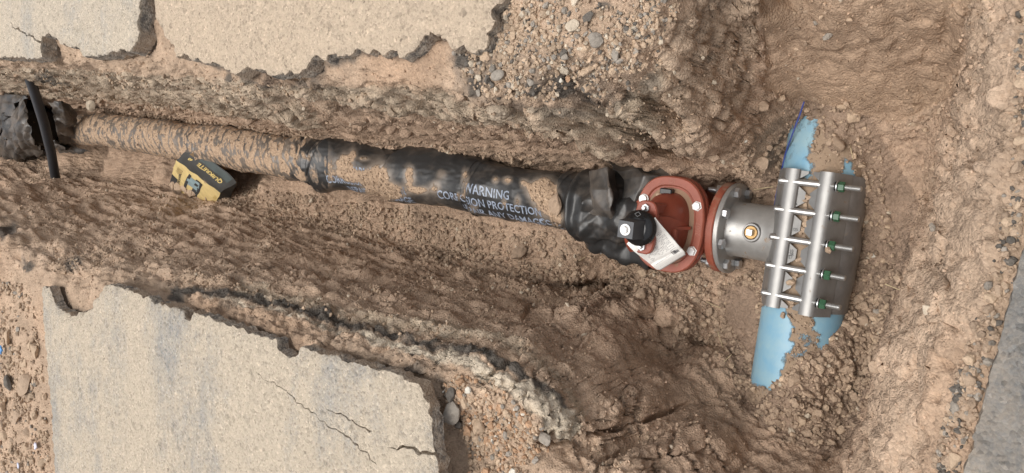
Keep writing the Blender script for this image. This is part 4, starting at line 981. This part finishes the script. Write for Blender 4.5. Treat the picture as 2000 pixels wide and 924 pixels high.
film('loose_film', [q((50,186,-.66),(20,225,-.66),(0,265,-.72),(-20,305,-.88)), q((48,205,-.60),(40,240,-.57),(38,275,-.63),(30,312,-.86)), q((52,215,-.60),(56,248,-.56),(66,272,-.62),(85,300,-.84))], CP, 18, .022, 9, 21, .12)
film('loose_film', [q((-60,180,-.80),(-70,230,-.72),(-80,300,-.88)), q((50,186,-.66),(15,228,-.66),(-20,305,-.88))], CP, 18, .02, 8, 22, .1)
film('loose_film', [q((95,200,-.62),(108,235,-.60),(112,265,-.66),(125,296,-.86)), q((120,196,-.64),(128,230,-.64),(130,262,-.70),(132,298,-.88)), q((150,212,-.76),(146,235,-.735),(145,262,-.76),(148,285,-.86))], CP, 18, .024, 10, 23, .2)
film('loose_film', [q((88,262,-.66),(105,275,-.68),(124,290,-.74)), q((100,285,-.80),(118,292,-.82),(150,290,-.86)), q((118,298,-.90),(140,298,-.895),(176,297,-.895))], CP, 16, .02, 11, 25, .1)

# black service pipe across the trench
A_, B_ = np.array(up(66, 176, -.45)), np.array(up(109, 352, -.76))
dirv = (B_ - A_) / np.linalg.norm(B_ - A_); pth = [A_ - dirv * .35 + np.array([0, 0, .03]), A_, A_ * .66 + B_ * .34 + np.array([0, 0, -.012]), A_ * .33 + B_ * .67 + np.array([0, 0, -.012]), B_, B_ + dirv * .16]
o = MB().tube(resample(np.array(pth), .03), .028, 20).build('service_pipe', simple('black_service_pipe', (.028, .029, .033), .42, dirt=.14, dscale=22, bmp=.15))
tag(o, 'black plastic service pipe crossing above the coupling', 'pipe')

# ------------------------------------------------------------------ paper sack of concrete mix
M_SY = simple('yellow_sack_paper', (.60, .46, .20), .8, dirt=.16, dscale=12, bmp=.15, bscale=30)
M_SB = simple('black_sack_paper', (.035, .034, .031), .6, dirt=.26, dscale=12, bmp=.15, bscale=30)
M_ST = simple('yellow_print', (.56, .42, .15), .7); M_SG = simple('grey_green_print', (.055, .07, .068), .7); M_SR = simple('brown_print', (.17, .10, .04), .7)
M_SK = simple('black_print_and_shade', (.03, .03, .03), .7); M_SBL = simple('blue_grey_print', (.23, .31, .33), .7)
p0 = np.array(up(343, 311, -.76)); p1 = np.array(up(430, 376, -.83)); p2 = np.array(up(373, 288, -.75)); p3 = np.array(up(331, 360, -.92))
SKo = Vector(tuple(p3)); e1 = p1 - p0; e2 = p2 - p0; e3 = p3 - p0
SK = empty('concrete_sack', SKo, 0, 'torn yellow and black paper sack leaning beside the wrapped pipe', 'sack')
e2 = e2 * 1.05
def skp(a_, b_, c_):
    """a along the sack, b across the black side, c down the yellow front; each 0..1"""
    a_, b_, c_ = [np.asarray(v_, float) for v_ in (a_, b_, c_)]
    P_ = (p0 - np.array(SKo)) + a_[..., None] * e1 + b_[..., None] * e2 + c_[..., None] * e3
    ctr_ = (p0 - np.array(SKo)) + .5 * (e1 + e2 + e3)
    ea = 4 * a_ * (1 - a_); eb = 4 * b_ * (1 - b_); ec = 4 * c_ * (1 - c_)
    def nrm(x): return x / np.linalg.norm(x)
    out2, out3 = nrm(-e3), nrm(-e2)                    # outwards of the black side is away from the front, and the other way round
    P_ = P_ + (out2 * .030)[None] * ((1 - c_) * (.35 + .65 * ea) * eb)[..., None] + (out3 * .030)[None] * ((1 - b_) * (.35 + .65 * ea) * ec)[..., None]
    pinch = (np.abs(a_ - .5) * 2) ** 4
    P_ = P_ + (ctr_ + (a_ - .5)[..., None] * e1 - P_) * (pinch * .10)[..., None]
    sh = P_.shape; F_ = P_.reshape(-1, 3)
    return P_ + .006 * np.stack([noise(F_ + 3, 13, k_).reshape(sh[:-1]) for k_ in (1, 2, 3)], -1) + (out2 * .004)[None] * 2.2 * crumple(F_, 10, 1.0, 33, 5).reshape(sh[:-1])[..., None]
def skface(name, fa, n1, n2, m, parent, lift=None, a0=0, a1=1, b0=0, b1=1):
    u_, v_ = np.meshgrid(np.linspace(a0, a1, n1), np.linspace(b0, b1, n2), indexing='ij')
    P_ = fa(u_, v_).reshape(-1, 3)
    I = np.arange(n1 * n2).reshape(n1, n2); Fq = np.stack([I[:-1, :-1], I[1:, :-1], I[1:, 1:], I[:-1, 1:]], -1).reshape(-1, 4)
    return link(name, mesh_np(name, P_, Fq), m, parent)
one = lambda u_: np.ones_like(u_); zer = lambda u_: np.zeros_like(u_)
up_n = -e3 / np.linalg.norm(e3); fr_n = np.cross(e1, e3); fr_n /= np.linalg.norm(fr_n); fr_n *= np.sign(fr_n @ (-e2))
bl_n = np.cross(e1, e2); bl_n /= np.linalg.norm(bl_n); bl_n *= np.sign(bl_n @ (-e3))
sb = skface('side_panel', lambda u_, v_: skp(u_, v_, zer(u_)), 40, 16, M_SB, SK)
sf = skface('front_panel', lambda u_, v_: skp(u_, zer(u_), v_), 40, 26, M_SY, SK)
skface('back_panel', lambda u_, v_: skp(u_, one(u_), v_), 40, 26, M_SY, SK)
skface('end_flap', lambda u_, v_: skp(one(u_), u_, v_), 16, 26, M_SB, SK); skface('end_flap', lambda u_, v_: skp(zer(u_), u_, v_), 16, 26, M_SY, SK)
skface('bottom_panel', lambda u_, v_: skp(u_, v_, one(u_)), 40, 16, M_SY, SK)
L1, L2_, L3_ = np.linalg.norm(e1), np.linalg.norm(e2), np.linalg.norm(e3)
def sidefn(ca, cb): return lambda u_, v_: skp(ca - u_ / L1, cb - v_ / L2_, 0 * u_) + bl_n * .0025
def frontfn(ca, cc): return lambda u_, v_: skp(ca - u_ / L1, 0 * u_, cc + v_ / L3_ * -1) + fr_n * .0025
place_text('sack_print', 'QUIKRETE', .042, sidefn(.62, .42), M_ST, sb, 1.0, .01, .0015)
place_text('sack_print', '60', .028, sidefn(.20, .36), M_ST, sb, 1.0, .01, .0015)
def pn(name, face, a0, a1, b0, b1, m):
    if face == 's': return skface(name, lambda u_, v_: skp(u_, v_, zer(u_)) + bl_n * .0012, 10, 6, m, sb, None, a0, a1, b0, b1)
    return skface(name, lambda u_, v_: skp(u_, zer(u_), v_) + fr_n * .0014, 10, 6, m, sf, None, a0, a1, b0, b1)
pn('print_panel', 's', .10, .28, .58, .92, M_SR); pn('print_panel', 's', .32, .92, .58, .95, M_SG)
pn('print_panel', 'f', .36, .62, .14, .42, M_SBL); pn('print_panel', 'f', .52, .66, .10, .60, M_SK); pn('print_panel', 'f', .34, .40, .10, .62, M_SK)
place_text('sack_print', 'Just Add W', .034, frontfn(.20, .45), M_SK, sf, 1, .012, .0008, rot=math.radians(88))
place_text('sack_print', '6', .05, frontfn(.95, .25), M_ST, sf, 1, .012, .001)
pn('tear_shade', 'f', .0, .16, .55, 1.0, M_SK); pn('tear_shade', 'f', .16, .30, .80, 1.0, M_SK)  # black patches on the paper stand for the shaded torn opening
for i in range(6): pn('small_print', 'f', .09 + i * .024, .097 + i * .024, .16, .16 + .12 + .02 * (i % 3), M_SR)

# ------------------------------------------------------------------ loose stones and clods
def ico(sub):
    bm = bmesh.new(); bmesh.ops.create_icosphere(bm, subdivisions=sub, radius=1.0)
    V_ = np.array([v.co[:] for v in bm.verts]); F_ = np.array([[v.index for v in f_.verts] for f_ in bm.faces]); bm.free(); return V_, F_
def rockshape(V_, seed, cuts=9, rough_=.16, rnd=.0):
    r = np.random.default_rng(seed); P_ = V_ * (1 + .12 * r.normal(size=3))
    for _ in range(cuts):
        n_ = r.normal(size=3); n_ /= np.linalg.norm(n_); d_ = r.uniform(.55, .88) + rnd; h = P_ @ n_; P_ = P_ - np.where(h > d_, h - d_, 0)[:, None] * n_ * .92
    P_ = P_ * (1 + rough_ * fbm(V_ + seed * 3.1, 1.7, 3, seed))[:, None]
    P_ = P_ * np.array([1.15, .95, .72]) * r.uniform(.88, 1.12, 3); return P_
I1, I2, I3 = ico(1), ico(2), ico(3)
sh1 = [rockshape(I1[0], s, 5) for s in range(14)]; sh2 = [rockshape(I2[0], 50 + s, 9) for s in range(12)]
Vn = V.reshape(NY, NX, 3); e1_ = np.gradient(Vn, axis=1); e2_ = np.gradient(Vn, axis=0); cr_ = np.cross(e1_, e2_); area = np.linalg.norm(cr_, axis=2); TN = (cr_ / (area[..., None] + 1e-12)).reshape(-1, 3); area = area.ravel()
VX, VY = proj(V); flat = sstep(.35, .75, TN[:, 2])
occ = np.zeros(len(V), bool)
for k in polyW: occ |= inside(polyW[k], V[:, 0], V[:, 1])
LV = w2loc(V); occ |= (np.hypot(LV[:, 0] - axis_x(LV[:, 1]), LV[:, 2]) < .10) & (LV[:, 1] > .3) & (LV[:, 1] < 4.4)
occ |= (np.abs(LV[:, 0]) < .95) & (np.hypot(LV[:, 1], LV[:, 2]) < .118)
def samp(w_, n_):
    w_ = w_ * area * (~occ) * vis; c_ = np.cumsum(w_); return np.searchsorted(c_, rng.random(n_) * c_[-1])
def rotm(n_):
    q_ = rng.normal(size=(n_, 4)); q_ /= np.linalg.norm(q_, axis=1)[:, None]; a_, b_, c_, d_ = q_.T
    return np.stack([1-2*(c_*c_+d_*d_), 2*(b_*c_-a_*d_), 2*(b_*d_+a_*c_), 2*(b_*c_+a_*d_), 1-2*(b_*b_+d_*d_), 2*(c_*d_-a_*b_), 2*(b_*d_-a_*c_), 2*(c_*d_+a_*b_), 1-2*(b_*b_+c_*c_)], 1).reshape(-1, 3, 3)
def pile(name, label, ix_, size, colors, shapes, faces, m, sink=.25, PV=None, PN_=None):
    PV = V if PV is None else PV; PN_ = TN if PN_ is None else PN_
    n_ = len(ix_); Rm = rotm(n_); VV, FF, CC = [], [], []; nv_ = len(shapes[0])
    S_ = np.stack(shapes); pick = rng.integers(0, len(shapes), n_)
    L_ = S_[pick] * size[:, None, None]; L_ = np.einsum('nij,nvj->nvi', Rm, L_)
    L_[:, :, 2] *= .85
    base = PV[ix_] + PN_[ix_] * (size * (.55 - sink))[:, None] + rng.normal(size=(n_, 3)) * .002
    W_ = L_ + base[:, None]; F_ = faces[None] + (np.arange(n_) * nv_)[:, None, None]
    me = mesh_np(name, W_.reshape(-1, 3), F_.reshape(-1, 3), smooth=False)
    c_ = np.repeat(colors, nv_, axis=0); at = me.color_attributes.new('soil', 'FLOAT_COLOR', 'POINT'); at.data.foreach_set('color', np.c_[c_, np.ones(len(c_))].astype(np.float32).ravel())
    return tag(link(name, me, m), label, kind='stuff')
M_CRUMB = soil_mat('loose_crumbs', grain=1.3, bumpd=.003, var=.12)
PALB = {'brown': (.385, .285, .205), 'dark': (.29, .212, .152), 'tan': (.455, .34, .24), 'rust': (.42, .265, .165), 'black': (.135, .12, .104), 'grey': (.30, .265, .225), 'pale': (.52, .44, .34), 'white': (.62, .58, .50)}
def colors(n_, mix):
    ks = list(mix); p_ = np.array([mix[k] for k in ks]); c_ = np.array([PALB[k] for k in ks])[rng.choice(len(ks), n_, p=p_ / p_.sum())]
    return c_ * rng.uniform(.8, 1.22, (n_, 1))
floorm = sstep(-.55, -.70, V[:, 2]) * flat
clump = sstep(-.15, .45, fbm(V, 4, 3, 201)); clump2 = sstep(-.1, .4, fbm(V, 9, 3, 202))
rg = lambda *p: inside(p, VX, VY).astype(float)
SHELF = rg((880,90),(960,60),(985,-20),(1350,-20),(1300,80),(1285,140),(1250,170),(1120,200),(1000,195),(920,180))
POCK = rg((860,750),(905,735),(960,740),(1010,790),(1060,835),(1075,870),(1030,924),(1040,1000),(860,1000))
VERG = rg((-30,540),(60,560),(85,700),(100,924),(110,1000),(-40,1000))
NEAR = rg((1990,0),(1975,300),(1950,480),(1900,640),(1860,780),(1820,940),(1870,940),(1930,700),(1985,520),(2010,300),(2010,0))
PIT = rg((1400,560),(1480,560),(1480,760),(1700,700),(1760,560),(1720,300),(1660,190),(1590,190),(1480,230),(1400,300),(1390,340),(1520,340),(1500,520)) + rg((1400,600),(1500,740),(1720,650),(1690,860),(1560,890),(1440,780))
FLRZ = rg((400,350),(1100,460),(1240,510),(1420,520),(1420,700),(1330,690),(1300,600),(1180,580),(900,530),(560,430),(380,385)) + rg((200,210),(640,262),(1040,300),(1040,345),(600,275),(200,225))
PSL = rg((1480,-20),(1960,-20),(1900,260),(1800,420),(1740,300),(1600,190),(1490,190))
CLB = clay[:len(V)].astype(float); BNK = rg((-20,300),(560,430),(1180,590),(1060,690),(800,660),(500,580),(100,530)) + rg((-20,120),(560,165),(1100,220),(1290,140),(1480,60),(1480,180),(1300,290),(500,240),(-20,180))
BRM = {'brown': .62, 'dark': .2, 'tan': .16, 'pale': .02}
def lognorm(n_, med, sg, lo, hi): return np.clip(med * np.exp(rng.normal(0, sg, n_)), lo, hi)
def both(name, label, w_, nbig, nsm, med, mix, hi=.016, sink=.25):
    s_ = lognorm(nbig, med, .38, .0035, hi); pile(name, label, samp(w_, nbig), s_, colors(nbig, mix), sh1, I1[1], M_CRUMB, sink)
    return s_
pf = floorm * (PIT * (.25 + clump * 1.3) + FLRZ * (.25 + clump2) * .8)
both('soil_crumbs', 'loose brown soil crumbs and small clods over the pit and trench floor', pf, 7800, 0, .0060, BRM, .015)
I0 = ico(1)
oct_v = np.array([(1,0,0),(-1,0,0),(0,1,0),(0,-1,0),(0,0,1),(0,0,-1)], float); oct_f = np.array([(0,2,4),(2,1,4),(1,3,4),(3,0,4),(2,0,5),(1,2,5),(3,1,5),(0,3,5)])
sh0 = [oct_v * np.random.default_rng(s).uniform(.65, 1.2, (6, 1)) for s in range(12)]
n_ = 30000; wgt_ = pf * 1.0 + .12 * flat * (Z > -.3) + .25 * SHELF + .5 * POCK * clump + .5 * VERG * clump2 + .5 * NEAR + PSL * .10 + .06 * (BNK + CLB)
ixg = samp(wgt_, n_); cg = np.clip(colr[ixg] * rng.uniform(.75, 1.3, (n_, 1)), .03, .8)
pile('soil_grit', 'fine grit and soil grains strewn over the ground', ixg, lognorm(n_, .0030, .35, .0018, .006), cg, sh0, oct_f, M_CRUMB, .2)
both('shoulder_gravel', 'small tan and black gravel on the broken shoulder above the trench', SHELF * flat * (.15 + clump2) * np.interp(VX, [880, 980, 1060, 1300], [.5, .7, 1.3, 1]), 2400, 0, .0046, {'tan': .62, 'black': .09, 'grey': .13, 'pale': .1, 'brown': .12}, .013)
both('pocket_gravel', 'rusty tan gravel filling the pocket beside the broken slab end', POCK * flat * (.15 + clump2), 1500, 0, .0058, {'tan': .45, 'rust': .33, 'brown': .16, 'white': .02, 'grey': .08}, .014)
both('verge_gravel', 'brown clods and gravel on the verge at the far left', VERG * (.1 + clump2), 1100, 0, .0085, {'tan': .5, 'brown': .5, 'grey': .06}, .02)
both('cut_edge_gravel', 'crumbs of soil and asphalt along the near asphalt cut', NEAR * (.1 + clump2), 900, 0, .0050, {'brown': .5, 'tan': .2, 'black': .16, 'grey': .12}, .011)
both('bank_crumbs', 'crumbled soil clinging to the trench banks', (BNK + CLB * .6 + PSL * .25) * (.05 + clump) * (.1 + flat), 5200, 0, .0048, {'brown': .6, 'tan': .3, 'pale': .1}, .012, .4)

# crumbs sticking to the muddy parts of the two pipes
bn_ = np.stack([0 * GX, np.sin(GF), np.cos(GF)], 1); bw = loc2w(0 * GX, bn_[:, 1], bn_[:, 2]) - np.array(loc2w(0, 0, 0))
mw = sstep(.40, .60, mud + .25 * noise(Wp, 24, 301)) * sstep(.25, .6, bn_[:, 2]) * (np.abs(GX) > HL + .004) * (np.abs(GX) < .52) * (1 + 2 * sstep(.25, .1, np.abs(mud - .5)))
def wsamp(w_, n_): c_ = np.cumsum(w_); return np.searchsorted(c_, rng.random(n_) * c_[-1])
pile('main_crumbs', 'crumbs of soil lying on top of the blue water main', wsamp(mw, 900), lognorm(900, .0034, .45, .0018, .010), colors(900, BRM), sh1, I1[1], M_CRUMB, .3, Wp, bw)
WW = loc2w(Vw[:, 0], Vw[:, 1], Vw[:, 2]); wn_ = np.stack([-np.sin(GP), 0 * GP, np.cos(GP)], 1); ww_ = loc2w(wn_[:, 0], 0 * GP, wn_[:, 2]) - np.array(loc2w(0, 0, 0))
wpx, _ = proj(WW); mm = sstep(.45, .95, mudf(WW)) * sstep(.2, .7, wn_[:, 2]) * np.where(wpx < 620, .12, 1.0) * R_
pile('wrap_crumbs', 'crumbs of soil stuck to the black plastic wrap', wsamp(mm, 1100), lognorm(1100, .0030, .45, .0016, .009), colors(1100, {'tan': .6, 'brown': .4}), sh1, I1[1], M_CRUMB, .3, WW, ww_)

# single stones and clods that can be told apart
rock_me = []
for s_ in range(12):
    P_ = rockshape(I3[0], 100 + s_, 15, .07); P_ = P_ * (1 + .05 * fbm(I3[0], 5, 3, s_))[:, None]; m_ = mesh_np('stone', P_, I3[1], smooth=False); rock_me.append(m_)
cob_me = mesh_np('cobble', I3[0] * np.array([1.25, .9, .55]) * (1 + .05 * fbm(I3[0], 1.2, 2, 5))[:, None], I3[1])
M_ST_ = {k: soil_mat('stone_' + k, None, v_, grain=.016, bumpd=.0022, var=.14) for k, v_ in PALB.items()}
for m_ in rock_me + [cob_me]: m_.materials.append(M_ST_['brown'])
def stone(name, p, size, colk, label, group=None, me_=None, cat='stone', nrm=None, sq=(1, 1, 1), rot=None):
    o = bpy.data.objects.new(name, me_ or random.choice(rock_me)); col.objects.link(o)
    o.scale = tuple(size * s_ for s_ in sq); o.rotation_euler = rot or (random.uniform(-.3, .3), random.uniform(-.3, .3), random.uniform(0, 6.28))
    o.location = tuple(p); o.material_slots[0].link = 'OBJECT'; o.material_slots[0].material = M_ST_[colk]
    return tag(o, label, cat, group)
grid_ok = np.where(vis & ~occ)[0]
def at_px(px, py):
    """where the ground is seen at a photo pixel: of the points near that line of sight, the one nearest the eye"""
    c_ = grid_ok[np.hypot(VX[grid_ok] - px, VY[grid_ok] - py) < 6]
    if len(c_) == 0: c_ = grid_ok[np.argsort(np.hypot(VX[grid_ok] - px, VY[grid_ok] - py))[:3]]
    dd_ = np.linalg.norm(V[c_] - np.array([0, 0, CAMZ]), axis=1); return c_[np.argmin(dd_)]
def set_stone(name, px, py, wpx, colk, label, me_=None, cat='stone', sq=(1, 1, .8), rot=None, sink=.35):
    i_ = at_px(px, py); dpt = V[i_, 1] * CT - (V[i_, 2] - CAMZ) * ST; r_s = wpx * .44 * dpt / FPX
    return stone(name, V[i_] + np.array([0, 0, r_s * sink]), r_s, colk, label, None, me_, cat, None, sq, rot)
for a in ((970,150,31,'grey','smooth oval grey cobble at the lip of the shoulder',cob_me), (1117,59,30,'pale','pale oblong stone on the shoulder gravel',None), (1165,82,44,'grey','largest grey chunk of asphalt on the shoulder gravel',None),
          (1143,38,28,'black','black asphalt lump beside the pale stone',None), (995,100,24,'tan','tan rounded stone below the ragged slab corner',None), (1000,66,18,'tan','tan stone nearest the ragged slab corner',None),
          (1152,136,24,'tan','long tan stone above the black hollow',None), (1098,152,11,'white','small white stone near the edge of the shoulder',None), (1114,158,14,'rust','orange pebble next to the small white stone',None),
          (1183,153,14,'tan','tan pebble right of the black hollow',None), (1205,107,26,'grey','upright grey stone near the end of the shoulder',None), (1035,165,22,'grey','flat grey stone on the pale lip',None), (1104,108,26,'grey','grey stone left of the largest asphalt chunk',None),
          (914,765,24,'white','white stone in the gravel pocket',None), (897,770,26,'rust','rust brown stone touching the white stone',None), (885,808,56,'grey','largest grey slab of rock in the gravel pocket',None),
          (940,838,44,'tan','large tan stone in the middle of the gravel pocket',None), (916,848,28,'rust','rust stone beside the large tan stone',None), (912,793,20,'pale','pale stone above the grey slab of rock',None), (985,854,22,'grey','dark grey stone below the pale ledge',None),
          (1075,858,36,'grey','blue grey stone at the start of the open crack',None), (865,838,22,'black','black asphalt piece against the slab end',None), (914,826,14,'white','small white pebble in the gravel pocket',None), (965,838,18,'tan','tan stone right of the large tan stone',None),
          (943,868,20,'tan','rounded tan stone below the large tan stone',None), (880,768,34,'black','dark asphalt lump above the grey slab of rock',None),
          (17,750,36,'black','black asphalt chunk on the verge',None), (50,745,46,'brown','big flat clod on the verge beside the slab',None), (5,790,34,'tan','tan boulder at the picture edge on the verge',None), (32,812,30,'brown','rounded clod below the big flat clod',None),
          (1256,571,34,'brown','upright brown clod standing on the clay lump',None), (1280,560,24,'brown','smaller clod right of the upright clod',None), (1376,637,22,'tan','tan flat stone near the hollow in the pit',None), (1318,648,26,'brown','clod in the hollow beside the clay lump',None),
          (1395,310,30,'brown','brown clod below the right bank corner',None), (1460,280,8,'white','tiny white chip on the pit floor',None), (1494,210,36,'brown','block of soil fallen from the right bank',None), (1530,195,22,'tan','clod next to the fallen block',None),
          (1612,70,22,'grey','pale grey stone on the pit slope',None), (1590,45,14,'grey','small dark stone on the pit slope',None), (1620,272,26,'brown','large clod right of the buried blue pipe',None), (1710,610,16,'grey','grey pebble right of the steel sleeve',None),
          (1700,500,14,'white','white chip right of the steel sleeve',None), (1808,600,26,'pale','pale leaf shaped stone on the near bank',None), (1820,445,18,'grey','grey stone at the top of the near bank',None), (1945,660,22,'brown','clod by the grey asphalt edge',None),
          (1705,720,26,'brown','clod at the foot of the near bank',None), (1605,810,24,'brown','clod in the bottom of the pit',None), (455,357,26,'tan','tan stone right of the torn sack',None), (185,208,38,'pale','pale rock wedged by the far coupling',None),
          (950,290,20,'brown','clod lying above the wrapped pipe',None), (1012,498,42,'dark','dark round clod on the trench floor',None), (905,492,14,'brown','small clod on the trench floor below the print',None), (1380,690,18,'brown','clod at the rim of the hollow',None)):
    set_stone('clod' if 'clod' in a[4] or 'block of soil' in a[4] else 'stone', a[0], a[1], a[2], a[3], a[4], a[5], 'clod' if 'clod' in a[4] or 'block of soil' in a[4] else 'stone')
CW = {'brown': 'brown', 'dark': 'dark brown', 'tan': 'tan', 'rust': 'rusty', 'black': 'black', 'grey': 'grey', 'pale': 'pale', 'white': 'white'}
LANDM = [(970,150,'the smooth oval cobble'), (1117,59,'the pale oblong stone'), (1165,82,'the largest asphalt chunk'), (1000,66,'the ragged slab corner'), (1152,185,'the black hollow'), (1280,130,'the end of the shoulder'), (1230,40,'the shoulder top'),
         (914,765,'the white stone'), (885,808,'the grey slab of rock'), (940,838,'the large tan stone'), (985,854,'the dark grey stone'), (1075,858,'the open crack'), (900,915,'the pocket bottom'), (17,750,'the black verge chunk'), (50,745,'the big flat clod'), (5,684,'the blue scrap'), (72,872,'the whitish scrap'), (60,600,'the bitten slab corner'),
         (1256,571,'the upright clod'), (1345,680,'the hollow'), (1290,520,'the paper tag'), (1430,530,'the bolted flanges'), (1440,360,'the top flange bolts'), (1530,650,'the lower blue pipe'), (1515,750,'the tip of the blue pipe'), (1620,650,'the lower blue patch'), (1580,230,'the upper blue pipe'), (1690,340,'the sleeve top corner'), (1690,480,'the sleeve side'), (1650,610,'the sleeve bottom corner'), (1740,640,'the foot of the near bank'), (1600,850,'the bottom of the pit'), (1700,220,'the pit slope'),
         (380,340,'the torn sack'), (500,370,'the dusty wrap'), (640,380,'the gathered wrap'), (740,400,'the faded print'), (850,440,'the trench middle'), (985,450,'the warning print'), (1100,480,'the loose folds'), (1012,498,'the dark round clod'), (820,285,'the wrap crest'), (600,268,'the right bank foot'),
         (1945,200,'the far near-bank crumbs'), (1945,480,'the asphalt corner'), (1930,660,'the asphalt edge middle'), (1880,850,'the asphalt edge bottom')]
def scatter(n_, w_, med, sg, lo, hi, mix, name, label, group, cat):
    ix_ = samp(w_, n_); s_ = lognorm(n_, med, sg, lo, hi); ks = list(mix); pr = np.array([mix[k] for k in ks])
    q1, q2 = np.quantile(s_, (.35, .8)); P_ = V[ix_]; sx_, sy_ = proj(P_)
    for k_, (i_, r_s) in enumerate(zip(ix_, s_)):
        ck_ = ks[rng.choice(len(ks), p=pr / pr.sum())]
        j_ = int(np.argmin([np.hypot(sx_[k_] - a, sy_[k_] - b) for a, b, _ in LANDM])); dx_, dy_ = sx_[k_] - LANDM[j_][0], sy_[k_] - LANDM[j_][1]
        way = ('right of' if dx_ > 0 else 'left of') if abs(dx_) > abs(dy_) * 2 else (('below' if dy_ > 0 else 'above') if abs(dy_) > abs(dx_) * 2 else ('below and right of' if dy_ > 0 and dx_ > 0 else 'below and left of' if dy_ > 0 else 'above and right of' if dx_ > 0 else 'above and left of'))
        sz_ = 'small' if r_s < q1 else 'large' if r_s > q2 else 'middling'
        stone(name, V[i_] + TN[i_] * r_s * .12, r_s, ck_, f"{sz_} {CW[ck_]} {label} {'close ' if math.hypot(dx_, dy_) < 45 else ''}{way} {LANDM[j_][2]}", group, None, cat)
scatter(110, floorm * PIT * (.1 + clump), .0125, .3, .009, .024, BRM, 'clod', 'clod', 'clods on the pit floor', 'clod')
scatter(45, floorm * FLRZ * (.2 + clump2), .0115, .3, .008, .02, BRM, 'clod', 'clod on the floor', 'clods on the trench floor', 'clod')
scatter(46, SHELF * flat * (.2 + clump2), .010, .3, .007, .018, {'tan': .68, 'grey': .2, 'black': .1, 'pale': .1}, 'stone', 'stone', 'stones on the shoulder', 'stone')
scatter(45, POCK * flat, .0105, .3, .008, .018, {'tan': .5, 'rust': .35, 'white': .06, 'grey': .1}, 'stone', 'stone in gravel', 'stones in the gravel pocket', 'stone')
scatter(50, VERG, .020, .35, .012, .038, {'tan': .45, 'brown': .55}, 'clod', 'verge clod', 'clods on the verge', 'clod')
scatter(22, NEAR, .011, .3, .008, .018, {'brown': .6, 'tan': .2, 'black': .15, 'grey': .1}, 'clod', 'crumb', 'clods along the asphalt cut', 'clod')
# soil stuck in the gap of the sleeve and on the wrapped pipe
def resting(name, P_, size, colk, label, group=None, sq=(1, 1, 1)):
    return stone(name, P_, size, colk, label, group, None, 'clod', None, sq)
for i in range(26):
    x_ = random.uniform(-HL + .01, HL - .005); P_ = loc2w(x_, random.gauss(0, .004), .121 + random.uniform(-.003, .004)); resting('clod', P_, random.uniform(.006, .0105), random.choice(('brown', 'tan', 'brown')), 'crumb of soil caught in the gap between the clamp lips', 'soil in the sleeve gap', (1, 1, .7))
resting('clod', loc2w(-.012, -.083, .150), .011, 'brown', 'brown clod sitting on the third green nut'); resting('clod', loc2w(-.118, .006, .134), .012, 'tan', 'round clod between the clamp lips near the lower bolts')
resting('clod', loc2w(-.215, .018, .118), .010, 'brown', 'clod on the blue pipe just below the sleeve')
i_ = pyl(1120, 395); resting('clod', loc2w(axis_x(i_) - .006, i_, .122), .042, 'brown', 'big lump of soil on the plastic wrap next to the loose folds', None, (.75, 1.1, .42))
for i in range(22):
    t_ = i / 21; q_ = up(332 + 100 * t_ + random.uniform(-8, 8), 362 + 20 * t_ + random.uniform(-3, 6), -.90); h_ = float(hbase(q_[:1], q_[1:2])[0])
    resting('clod', (q_[0], q_[1], max(h_, -.9) + .008), random.uniform(.014, .034), random.choice(('brown', 'tan')), 'soil clod banked against the lower side of the torn sack', 'clods burying the sack', (1.2, 1, .7))
# straws
for px, py, L_, a_ in ((690,402,.05,.5), (1140,508,.05,2.1), (1398,600,.05,1.2), (1412,668,.09,.35), (1488,372,.06,1.7), (1422,700,.05,2.4), (1660,300,.04,.2), (1345,560,.05,2.6), (1750,560,.06,1.2), (845,398,.05,1.5)):
    i_ = at_px(px, py); p_ = V[i_] + np.array([0, 0, .006]); d_ = np.array([math.cos(a_), math.sin(a_), .05]) * L_ * .5
    o = MB().tube([p_ - d_, p_ + np.array([0, 0, .004]), p_ + d_], .0010, 5).build('straw', simple('dry_straw', (.55, .45, .27), .8) if 'dry_straw' not in bpy.data.materials else bpy.data.materials['dry_straw'])
    j_ = int(np.argmin([np.hypot(px - a, py - b) for a, b, _ in LANDM])); tag(o, 'thin dry straw on the soil near ' + LANDM[j_][2] + (' on the left' if px < LANDM[j_][0] else ' on the right'), 'straw', 'straws on the soil')
# scraps of litter on the verge
for px, py, w_, c_, lb_ in ((4,684,.02,(.10,.30,.62),'crumpled bright blue scrap of litter on the verge'), (72,872,.016,(.66,.66,.76),'whitish scrap of litter low on the verge'), (38,908,.012,(.6,.62,.75),'pale blue scrap of litter at the bottom of the verge')):
    i_ = at_px(px, py); P_ = I2[0] * np.array([1, .7, .35]) * w_; P_ = P_ * (1 + 8 * crumple(P_, 60, .05, 5, 5))[:, None]
    o = link('litter_scrap', mesh_np('litter_scrap', P_, I2[1], False), simple('litter_' + str(px), c_, .5)); o.location = tuple(V[i_] + np.array([0, 0, .018])); tag(o, lb_, 'litter')
